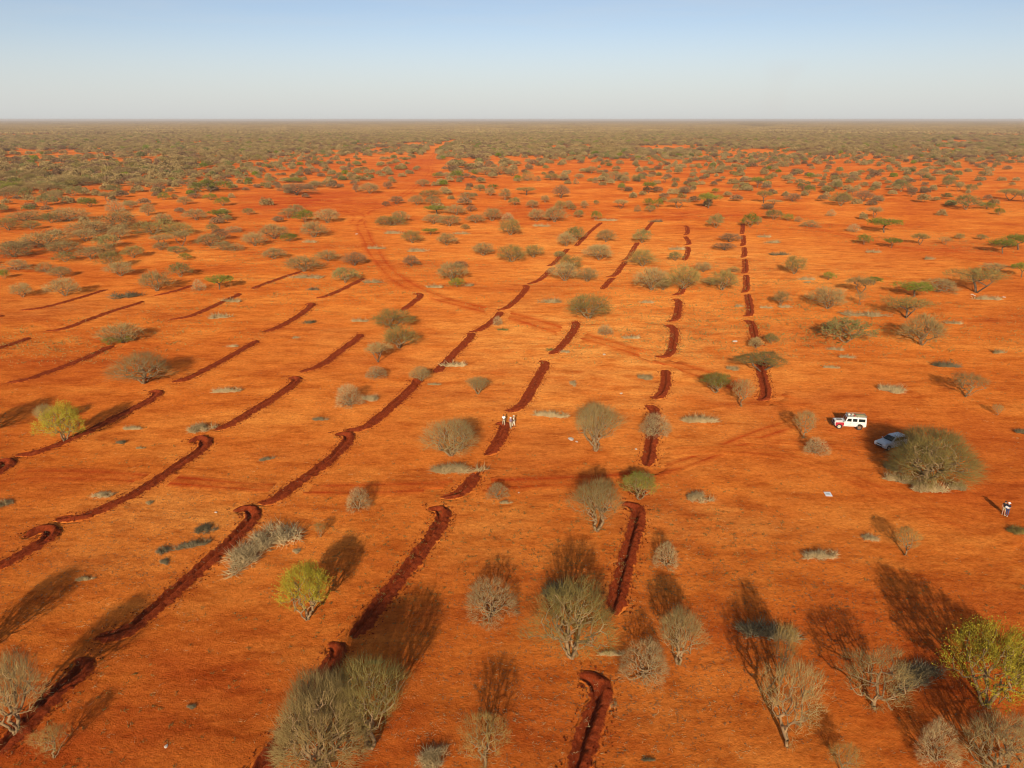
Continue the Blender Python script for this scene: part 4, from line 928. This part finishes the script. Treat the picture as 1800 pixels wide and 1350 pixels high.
def old_wagon(x, y, rz):
    root = empty('off_road_wagon', (x, y, Z(x, y)), rz)
    tag(root, 'white four-wheel-drive station wagon with crimson front wing and loaded roof rack', 'vehicle')
    def arch(cx, r=.50, z=.50): return [(cx + r * math.cos(a), z - .06 + r * math.sin(a)) for a in [math.pi * k / 8 for k in range(9)]]
    low = [(-2.22, .55)] + arch(-1.32)[::-1] + [(-.7, .50), (.85, .50)] + arch(1.47)[::-1] + [(2.1, .55), (2.12, 1.08), (.72, 1.16), (-2.22, 1.16)]
    bm_to('body', prism_bm(low, -.86, .86, .0, .03), V['white'], root)
    cabp = [(-2.21, 1.163), (-2.17, 1.86), (-2.08, 1.92), (.38, 1.92), (.46, 1.88), (.72, 1.163)]
    cab = bm_to('cabin', prism_bm(cabp, -.85, .85, .11, .03), V['white'], root)
    # bonnet with spare-wheel patch
    bm_to('bonnet', prism_bm([(.80, 1.163), (2.09, 1.085), (2.06, 1.15), (1.9, 1.18), (.82, 1.245)], -.60, .60, .03, .02), V['white'], root)
    bm_to('bonnet_mat', prism_bm([(1.05, 1.236), (1.80, 1.193), (1.80, 1.20), (1.05, 1.243)], -.34, .34, 0, 0), plain('worn_grey_patch', (.30, .27, .22), .9), root)
    for s in (-1, 1):
        wing = [(.86, .60), (.98, .60)] + arch(1.47, .44, .42)[::-1] + [(2.03, .60), (2.05, 1.04), (.86, 1.10)]
        f = bm_to('wing_panel', prism_bm(wing, s * .845, s * .885, 0, 0), V['red'] if s == 1 else V['white'], root)
        for nm, x0, x1 in (('door', -.18, .70), ('door', -1.02, -.22)):
            d = bm_to(nm, prism_bm([(x0, .58), (x1, .58), (x1, 1.12), (x0, 1.12)], s * .85, s * .875, 0, .006), V['white'], root)
            bm_to('handle', box_bm((x0 + .12, s * .885, 1.02), (.12, .03, .035)), V['black'], d)
        def win(pts, nm='window'):
            bm = bmesh.new(); vs = []
            for off in (.004, .016):
                vs.append([bm.verts.new((px_, s * (.85 - .11 * (pz_ - 1.163) / .757 + off), pz_)) for px_, pz_ in pts])
            n = len(pts); bm.faces.new(vs[0]); bm.faces.new(vs[1][::-1])
            for i in range(n): bm.faces.new((vs[0][i], vs[0][(i + 1) % n], vs[1][(i + 1) % n], vs[1][i]))
            bm_to(nm, bm, V['glass'], root)
        win([(-.12, 1.27), (.55, 1.27), (.36, 1.70), (-.12, 1.70)]); win([(-.92, 1.27), (-.30, 1.27), (-.30, 1.70), (-.92, 1.70)]); win([(-2.02, 1.27), (-1.12, 1.27), (-1.12, 1.70), (-2.02, 1.70)])
        bm_to('headlight', box_bm((2.13, s * .62, .92), (.05, .2, .2), .02), V['lamp'], root)
        bm_to('tail_light', box_bm((-2.235, s * .76, .95), (.03, .1, .12)), V['red'], root)
        bm_to('mirror', box_bm((1.0, s * .98, 1.30), (.05, .18, .14), .01), V['black'], root)
        wheel(root, 1.47, s * .74, .39, .22, V['creamrim']); wheel(root, -1.32, s * .74, .39, .22, V['dustrim'])
    # split windscreen
    for s in (-1, 1):
        bm = bmesh.new(); q = [(.705, .05), (.705, .70), (.545, .66), (.545, .05)]
        zz = [1.26, 1.26, 1.76, 1.76]; xs = [.675, .675, .500, .500]; a = [bm.verts.new((xs[i] + .022, s * q[i][1], zz[i])) for i in range(4)]; b = [bm.verts.new((xs[i] + .004, s * q[i][1], zz[i])) for i in range(4)]
        bm.faces.new(a); bm.faces.new(b[::-1])
        for i in range(4): bm.faces.new((a[i], a[(i + 1) % 4], b[(i + 1) % 4], b[i]))
        bm_to('windscreen', bm, V['glass'], root)
    bm_to('rear_window', box_bm((-2.205, 0, 1.5), (.02, .9, .42)), V['glass'], root)
    bm_to('grille', box_bm((2.12, 0, .90), (.03, .9, .34)), V['black'], root)
    bm_to('bumper', box_bm((2.24, 0, .62), (.12, 1.62, .15), .02), V['black'], root)
    bm_to('bumper', box_bm((-2.28, 0, .60), (.1, 1.5, .12), .02), V['black'], root)
    rk = bm_to('roof_rack', box_bm((-.9, -.72, 2.02), (2.5, .04, .04)), V['rackm'], root)
    bm = bmesh.new()
    for yy in (-.72, .72):
        for zz in (2.0, 2.14): box_bm((-.88, yy, zz), (2.6, .035, .035), 0, bm)
    for xx in (-2.18, .42):
        for zz in (2.0, 2.14): box_bm((xx, 0, zz), (.035, 1.44, .035), 0, bm)
    for k in range(7): box_bm((-2.1 + k * .41, 0, 1.985), (.05, 1.44, .02), 0, bm)
    for xx in (-2.1, -.9, .3):
        for yy in (-.72, .72): box_bm((xx, yy, 2.03), (.03, .03, .24), 0, bm)
    bm.to_mesh(rk.data); bm.free()
    mw = Matrix.Translation(root.location) @ Matrix.Rotation(rz, 4, 'Z')
    def cargo(name, lab, c, s, m, cat='bag', bev=.07):
        o = bm_to(name, box_bm((0, 0, 0), s, bev), m); o.location = mw @ Vector(c); o.rotation_euler = (0, 0, rz + random.uniform(-.1, .1)); tag(o, lab, cat, 'load on the roof rack')
    cargo('canvas_roll', 'khaki canvas bundle on the rear of the roof rack', (-1.35, .18, 2.11), (1.35, .85, .22), V['canvas'], 'bundle')
    cargo('white_sack', 'white sack on the front of the roof rack', (.12, -.1, 2.09), (.36, .5, .18), V['whitebag'], 'sack')
    cargo('white_sack', 'cream sack between the white sack and canvas bundle', (-.42, .02, 2.10), (.4, .42, .20), V['cloth_c'], 'sack')
    cargo('jerrycan', 'red fuel can between cream sack and canvas bundle', (-.52, .42, 2.11), (.2, .3, .2), V['red_o'], 'can', .02)
    return root

def modern_car(x, y, rz):
    root = empty('silver_car', (x, y, Z(x, y)), rz)
    tag(root, 'silver-blue modern car parked half under the huge olive tree', 'car')
    def arch(cx, r=.44): return [(cx + r * math.cos(a), .36 + r * math.sin(a)) for a in [math.pi * k / 8 for k in range(9)]]
    side = [(-2.2, .45)] + arch(-1.36)[::-1] + [(-.88, .32), (.92, .32)] + arch(1.4)[::-1] + [(2.12, .40), (2.28, .52), (2.30, .78), (2.16, .96), (1.5, 1.06), (.85, 1.14), (-2.22, 1.14), (-2.30, .8)]
    bm_to('body', prism_bm(side, -.92, .92, .05, .06), V['silver'], root, smooth=False)
    bm_to('cabin', prism_bm([(.88, 1.143), (.15, 1.66), (-.05, 1.72), (-1.75, 1.70), (-2.12, 1.55), (-2.2, 1.143)], -.84, .84, .14, .05), V['silver'], root)
    bm_to('bonnet', prism_bm([(.92, 1.135), (1.5, 1.075), (2.10, .985), (2.08, 1.01), (1.5, 1.11), (.95, 1.165)], -.74, .74, .02, .012), V['silver'], root)
    bm = bmesh.new(); q = [(.86, -.70, 1.18), (.86, .70, 1.18), (.20, .62, 1.64), (.20, -.62, 1.64)]
    a = [bm.verts.new((p[0] + .03, p[1], p[2] + .03)) for p in q]; b = [bm.verts.new(p) for p in q]; bm.faces.new(a); bm.faces.new(b[::-1])
    for i in range(4): bm.faces.new((a[i], a[(i + 1) % 4], b[(i + 1) % 4], b[i]))
    bm_to('windscreen', bm, V['glass'], root)
    for s in (-1, 1):
        for pts in ([(.62, 1.22), (.12, 1.56), (-.42, 1.60), (-.42, 1.22)], [(-.50, 1.22), (-.50, 1.60), (-1.25, 1.60), (-1.35, 1.22)], [(-1.43, 1.22), (-1.33, 1.59), (-1.8, 1.56), (-2.0, 1.22)]):
            bm = bmesh.new(); vs = [[bm.verts.new((p, s * (.84 - .14 * (z_ - 1.143) / .577 + o_), z_)) for p, z_ in pts] for o_ in (.002, .014)]; n = 4
            bm.faces.new(vs[0]); bm.faces.new(vs[1][::-1])
            for i in range(n): bm.faces.new((vs[0][i], vs[0][(i + 1) % n], vs[1][(i + 1) % n], vs[1][i]))
            bm_to('window', bm, V['glass'], root)
        bm_to('headlight', prism_bm([(1.98, .84), (2.29, .76), (2.24, .92), (2.02, .99)], s * .58, s * .90, 0, .01), V['lamp'], root)
        bm_to('mirror', box_bm((.72, s * 1.0, 1.2), (.12, .2, .13), .03), V['silver'], root)
        wheel(root, 1.4, s * .80, .36, .23, V['chrome']); wheel(root, -1.36, s * .80, .36, .23, V['chrome'])
    bm_to('grille', box_bm((2.30, 0, .80), (.03, .95, .15), .01), V['black'], root)
    bm_to('lower_intake', box_bm((2.29, 0, .52), (.03, 1.1, .14), .01), V['black'], root)
    bm_to('rear_window', box_bm((-2.14, 0, 1.36), (.02, 1.2, .28)), V['glass'], root)

wf, wr = G(1478, 754), G(1511, 756); ang = math.atan2(wf[1] - wr[1], wf[0] - wr[0])
old_wagon((wf[0] + wr[0]) / 2 - .07 * math.cos(ang), (wf[1] + wr[1]) / 2 + .9, ang)
cx_, cy_ = G(1566, 784); modern_car(cx_, cy_, R(203))

def skinned(name, joints, edges, mat, parent, root=0, sub=1):
    me = bpy.data.meshes.new(name); me.from_pydata([j[:3] for j in joints], edges, [])
    o = obj(name, me, [mat], parent); sk = o.modifiers.new('skin', 'SKIN'); 
    for i, j in enumerate(joints):
        v = me.skin_vertices[0].data[i]; v.radius = (j[3], j[3] * (j[4] if len(j) > 4 else 1)); v.use_root = i == root
    sk.use_smooth_shade = True; sb = o.modifiers.new('round', 'SUBSURF'); sb.levels = sub; sb.render_levels = sub
    return o
def person(px, py, rz, label, skin, top, legs, hat=None, hair=True, stride=.12, arms='down', short=False, hold=None, h=1.74):
    x, y = G(px, py); root = empty('person', (x, y, Z(x, y)), rz); tag(root, label, 'person'); s = h / 1.74; root.scale = (s, s, s)
    f = -1                                    # faces -Y
    J = [(0, 0, .96, .125, .8), (0, 0, 1.15, .115, .8), (0, 0, 1.34, .14, .7), (0, 0, 1.46, .06), (0, -.01, 1.54, .052), (0, -.02, 1.64, .088, 1.1), (0, -.015, 1.71, .07), (0, -.115, 1.62, .014)]
    E = [(0, 1), (1, 2), (2, 3), (3, 4), (4, 5), (5, 6), (5, 7)]
    TT, TE = [(0, 0, .93, .150, .8), (0, 0, 1.15, .135, .85), (0, 0, 1.35, .160, .75), (0, 0, 1.455, .075)], [(0, 1), (1, 2), (2, 3)]
    LT, LE = [(0, 0, .95, .145, .85)], []
    for sd in (-1, 1):
        st = stride * sd; b = len(J)
        J += [(sd * .095, 0, .88, .095), (sd * .11, st * .5 * f, .50, .058), (sd * .115, st * f, .09, .038), (sd * .12, st * f - .13, .035, .035)]
        E += [(0, b), (b, b + 1), (b + 1, b + 2), (b + 2, b + 3)]
        l = len(LT); LT += [(sd * .095, 0, .86, .105), (sd * .11, st * .5 * f, .50, .076)]; LE += [(0, l), (l, l + 1)]
        if not short: LT += [(sd * .115, st * f, .12, .06)]; LE += [(l + 1, l + 2)]
        a = len(J)
        if arms == 'down' or (arms == 'hold' and sd == -1 and hold is None): P_ = [(sd * .19, 0, 1.41), (sd * .25, .02 + st * .3, 1.14), (sd * .26, -.05 - st * .6, .90)]
        else: P_ = [(sd * .19, 0, 1.41), (sd * .25, -.02, 1.15), (sd * .12, -.28, 1.16)]
        J += [(*P_[0], .055), (*P_[1], .042), (*P_[2], .028)]; E += [(2, a), (a, a + 1), (a + 1, a + 2)]
        d = Vector(P_[2]) - Vector(P_[1]); d.normalize(); hp = Vector(P_[2]) + d * .08; J.append((*hp, .03, .6)); hi = len(J) - 1; E.append((a + 2, hi))
        side = d.cross(Vector((sd, 0, 0))); side = side.normalized() if side.length > .1 else Vector((0, -1, 0))
        for q, (o_, ln) in enumerate(((-.03, .075), (-.01, .09), (.01, .085), (.03, .065))):
            k1 = hp + side * o_ + d * .02; k2 = k1 + d * ln * .6 + Vector((-sd * .012, 0, 0)); J += [(*k1, .0095), (*k2, .008)]; n = len(J); E += [(hi, n - 2), (n - 2, n - 1)]
        th = hp - d * .05 + side * -.035; J += [(*th, .011), (*(th + d * .045 - side * .015), .009)]; n = len(J); E += [(a + 2, n - 2), (n - 2, n - 1)]
        t = len(TT); TT += [(*P_[0], .068), (*(Vector(P_[0]).lerp(Vector(P_[1]), .8)), .058)]; TE += [(2, t), (t, t + 1)]
    skinned('body', J, E, skin, root); skinned('shirt', TT, TE, top, root); skinned('trousers' if not short else 'shorts', LT, LE, legs, root)
    def dome(name, r, z, m, sq=.8, brim=0):
        bm = bmesh.new(); bmesh.ops.create_uvsphere(bm, u_segments=16, v_segments=8, radius=r); bmesh.ops.delete(bm, geom=[v for v in bm.verts if v.co.z < -.02 * (not brim) - .001], context='VERTS')
        for v in bm.verts: v.co.z *= sq
        if brim:
            low = min(v.co.z for v in bm.verts)
            for v in bm.verts:
                if abs(v.co.z - low) < .003: v.co.x *= brim; v.co.y *= brim; v.co.z -= .01
        bm_to(name, bm, m, root, (0, -.01, z), True)
    if hair: dome('hair', .115, 1.655, V['hairm'], .95)
    if hat: dome('hat', .125, 1.675, hat, .85, 1.45)
    for sd in (-1, 1): bm_to('shoe', box_bm((sd * .12, stride * sd * f - .06, .035), (.09, .26, .07), .02), V['black'] if skin is not V['skin_l'] else V['cloth_k'], root)
    if hold: bm_to(hold[0], box_bm((0, -.36, 1.2), (.34, .24, .03), .005), hold[1], root) if False else None
    return root
person(885.5, 747.5, R(190), 'person in white shirt seen from behind with tan trousers', V['skin_d'], V['cloth_w'], V['cloth_k'], stride=.2)
person(897.5, 753, R(150), 'person in mauve shirt, khaki trousers and pale hat', V['skin_l'], V['cloth_p'], V['cloth_k'], hat=V['cloth_w'], stride=.1)
person(903, 749.5, R(75), 'person dressed in cream from head to foot', V['skin_d'], V['cloth_c'], V['cloth_c'], hat=V['cloth_c'], stride=.16)
person(1763.5, 904, R(-35), 'person in black top and khaki shorts standing by another', V['skin_l'], V['blk'], V['cloth_k'], short=True, stride=.08)
person(1769.5, 906.5, R(-60), 'person in navy shirt and jeans with white cap holding white paper', V['skin_l'], V['navy'], V['denim'], hat=V['cloth_w'], arms='hold', stride=.06)
pxy = G(1769.5, 906.5)
o = bm_to('white_folder', box_bm((0, 0, 0), (.36, .28, .03), .006), V['cloth_w']); o.location = (pxy[0] - .30 * math.sin(R(60)) - .0, pxy[1] - .30 * math.cos(R(60)), Z(*pxy) + 1.20); o.rotation_euler = (R(15), R(10), R(-60))
tag(o, 'white folder held by the person in the navy shirt', 'folder')

# white board lying on the ground
c4 = [G(*p) for p in ((1447.5, 865.5), (1459, 865.5), (1463.5, 873), (1451.5, 872.5))]; zc = Z(*c4[0])
bm = bmesh.new(); a = [bm.verts.new((p[0], p[1], zc + .02)) for p in c4]; b = [bm.verts.new((p[0], p[1], zc + .07)) for p in c4]; bm.faces.new(a[::-1]); bm.faces.new(b)
for i in range(4): bm.faces.new((a[i], a[(i + 1) % 4], b[(i + 1) % 4], b[i]))
bo = bm_to('marker_board', bm, V['board']); tag(bo, 'white square board lying flat on bare ground west of the huge tree', 'board')
cc_ = np.mean(c4, axis=0); bm = bmesh.new(); v_ = [bm.verts.new((cc_[0] + (p[0] - cc_[0]) * .5, cc_[1] + (p[1] - cc_[1]) * .4, zc + .074)) for p in c4]; bm.faces.new(v_); bm_to('print', bm, V['boardgrey'], bo)

# pale stones
def stone_mesh():
    bm = bmesh.new(); bmesh.ops.create_icosphere(bm, subdivisions=2, radius=.5)
    for v in bm.verts: v.co *= 1 + .28 * math.sin(v.co.x * 7 + v.co.y * 5) * math.cos(v.co.z * 6); v.co.z *= .55
    me = bpy.data.meshes.new('stone'); bm.to_mesh(me); bm.free(); me.materials.append(plain('pale_limestone', (.62, .50, .38), .9, var=.2, scale=6)); return me
sm_ = stone_mesh()
for px, py, w_, lab in ((1004, 773, 13, 'flat pale stone slab beside the large round grey-brown tree'), (1014, 777, 6, 'small pale stone touching the flat slab'), (1709, 518, 6, 'white stone under the broad flat-topped acacia'), (1713, 520, 5, 'second white stone under the broad flat-topped acacia'),
        (1765, 523, 6, 'white stone among the grey twig strip'), (1062, 624, 7, 'white stone on bare ground between second and third rows'), (627, 412, 6, 'upright pale stone left of the worn track'), (1292, 601, 10, 'thin pale log-like stone near first row'), (912, 865, 4, 'tiny white stone near small pale bush'),
        (1118, 790, 6, 'pale stone east of the large round tree'), (1092, 692, 7, 'pale stone cluster by bare ground of second row'), (292, 1312, 9, 'lone pinkish stone on dark soil'), (380, 902, 6, 'pale stone before the curled bund end')):
    x, y = G(px, py); o = obj('stone', sm_); s = w_ / ppm(x, y); o.location = (x, y, Z(x, y) + s * .12); o.scale = (s, s * .7, s * .5); o.rotation_euler = (0, 0, random.uniform(0, 6)); tag(o, lab, 'stone', 'pale stones on the red earth')

# ground litter: dry tufts, twigs and clods that nobody could count
def litter(name, n, sel, ln, wd, per, mat, up, lab):
    A = []
    while len(A) < n:
        px, py = random.uniform(-80, 1880), 560 + 860 * random.random() ** .75
        x, y = G(px, py)
        if sel(x, y): A.append((x, y))
    A = np.array(A); A = np.repeat(A, per, 0) + rng.normal(0, ln * .5, (n * per, 2)); z = relief(A[:, 0], A[:, 1]) + .01
    D = rng.normal(0, 1, (len(A), 3)); D[:, 2] = np.abs(D[:, 2]) * up + .05; D /= np.linalg.norm(D, axis=1)[:, None]; D *= ln * rng.uniform(.5, 1.5, (len(A), 1))
    v, f = spikes(np.c_[A, z], D, wd * rng.uniform(.6, 1.4, len(A)), 3); tag(obj(name, mesh_np(name, v, f), [mat]), lab, kind='stuff')
def litter_band(name, n, y0, y1, ln, wd, per, mat, up, lab):
    A = []
    while len(A) < n:
        px, py = random.uniform(-60, 1860), random.uniform(y0, y1); x, y = G(px, py)
        if math.sin(x * .05 + 2 * math.sin(y * .021)) + math.sin(y * .035 + x * .02) + random.gauss(0, .8) > .3: A.append((x, y, random.uniform(.5, 1.6)))
    A = np.repeat(np.array(A), per, 0); m = len(A); P = A[:, :2] + rng.normal(0, .9, (m, 2)) * A[:, 2:] * [1.5, .7]
    D = rng.normal(0, 1, (m, 3)); D[:, 2] = np.abs(D[:, 2]) * up; D /= np.linalg.norm(D, axis=1)[:, None]; D *= ln * A[:, 2:] * rng.uniform(.5, 1.3, (m, 1))
    v, f = spikes(np.c_[P, relief(P[:, 0], P[:, 1])], D, wd * rng.uniform(.6, 1.4, m), 3); tag(obj(name, mesh_np(name, v, f), [mat]), lab, kind='stuff')
def patch(x, y, s=1.0): return math.sin(x * .09 * s + 2 * math.sin(y * .05)) + math.sin(y * .12 * s + x * .03) + random.gauss(0, .7)
litter('dry_tufts', 6500, lambda x, y: patch(x, y) > .7, .11, .04, 4, M['dark'], .7, 'dark dry tufts dotted over the ground')
litter('twig_litter', 1300, lambda x, y: patch(x, y, 1.4) > .6, .30, .03, 3, M['pale'], .15, 'pale twig litter')
litter_band('low_scrub', 2000, 352, 640, .45, .12, 8, M['gold'], 1.0, 'low dry tufts and twigs between the trees')
litter_band('low_green_scrub', 900, 340, 620, .5, .14, 8, M['sage'], 1.0, 'low dull green tufts between the trees')
litter('olive_tufts', 1800, lambda x, y: patch(x + 40, y, .7) > .8, .20, .05, 6, M['olive'], .9, 'low olive tufts')
# clods along the dug soil
A = []
for row, k, n, path, u, dist in bunds:
    if dist > 190: continue
    for q in range(int(u[-1] * 9)):
        i = random.randrange(len(path) - 1); d = path[i + 1] - path[i]; d = d / (np.linalg.norm(d) + 1e-9); t = random.choice((random.gauss(-1.5, .25), random.gauss(1.35, .2), random.uniform(-1.3, -.1)))
        A.append((path[i][0] + d[1] * t, path[i][1] - d[0] * t, t))
A = np.array(A); hh = np.interp(A[:, 2], prof_t, np.maximum(prof_z, 0))
D = rng.normal(0, 1, (len(A), 3)); D[:, 2] = np.abs(D[:, 2]) + .4; D /= np.linalg.norm(D, axis=1)[:, None]; D *= rng.uniform(.06, .17, (len(A), 1))
v, f = spikes(np.c_[A[:, :2], relief(A[:, 0], A[:, 1]) + hh * .9 - .02], D, rng.uniform(.10, .24, len(A)), 3)
me = mesh_np('soil_clods', v, f); cA = np.zeros((len(v), 3), np.float32); cA[:, 0] = 1; attr_color(me, cA); tag(obj('soil_clods', me, [M_ground]), 'clods of dug red soil', kind='stuff')

# ------------------------------------------------------------------ air
bm = bmesh.new(); bmesh.ops.create_cube(bm, size=1)
for v_ in bm.verts: v_.co = Vector((v_.co.x * 80000, v_.co.y * 60000 + 28000, -1.5 if v_.co.z < 0 else CAM_H + 4))
me = bpy.data.meshes.new('haze'); bm.to_mesh(me); bm.free()
hm = bpy.data.materials.new('haze_air'); hm.use_nodes = True; t_ = hm.node_tree; t_.nodes.clear()
vo = t_.nodes.new('ShaderNodeVolumePrincipled'); vo.inputs['Color'].default_value = (.93, .86, .82, 1); vo.inputs['Density'].default_value = HAZE; ou = t_.nodes.new('ShaderNodeOutputMaterial')
t_.links.new(vo.outputs[0], ou.inputs['Volume'])
tag(obj('haze', me, [hm]), 'thin dusty air', kind='stuff')

# far dust whirl, a leaning column of red dust kilometres away
def dust(r0, r1, h, den):
    bm = bmesh.new(); n = 20; rings = []; x0, y0 = 1640.0, 5200.0
    for k in range(11):
        t = k / 10; rad = (r0 + (r1 - r0) * t) * (1 + .18 * math.sin(t * 9)); rings.append([bm.verts.new((x0 + 70 * t * t + rad * math.cos(a), y0 + rad * math.sin(a), 60 + h * t)) for a in [2 * math.pi * q / n for q in range(n)]])
    for a, b in zip(rings[:-1], rings[1:]):
        for q in range(n): bm.faces.new((a[q], a[(q + 1) % n], b[(q + 1) % n], b[q]))
    bm.faces.new(rings[0][::-1]); bm.faces.new(rings[-1]); me = bpy.data.meshes.new('dust_whirl'); bm.to_mesh(me); bm.free()
    m = bpy.data.materials.new('red_dust'); m.use_nodes = True; t_ = m.node_tree; t_.nodes.clear(); v = t_.nodes.new('ShaderNodeVolumePrincipled')
    v.inputs['Color'].default_value = (1.0, .80, .72, 1); v.inputs['Density'].default_value = den; o_ = t_.nodes.new('ShaderNodeOutputMaterial'); t_.links.new(v.outputs[0], o_.inputs['Volume'])
    tag(obj('dust_whirl', me, [m]), 'faint column of red dust above the horizon', kind='stuff')
dust(75, 130, 330, 1.3e-4); dust(50, 90, 290, 1.3e-4)
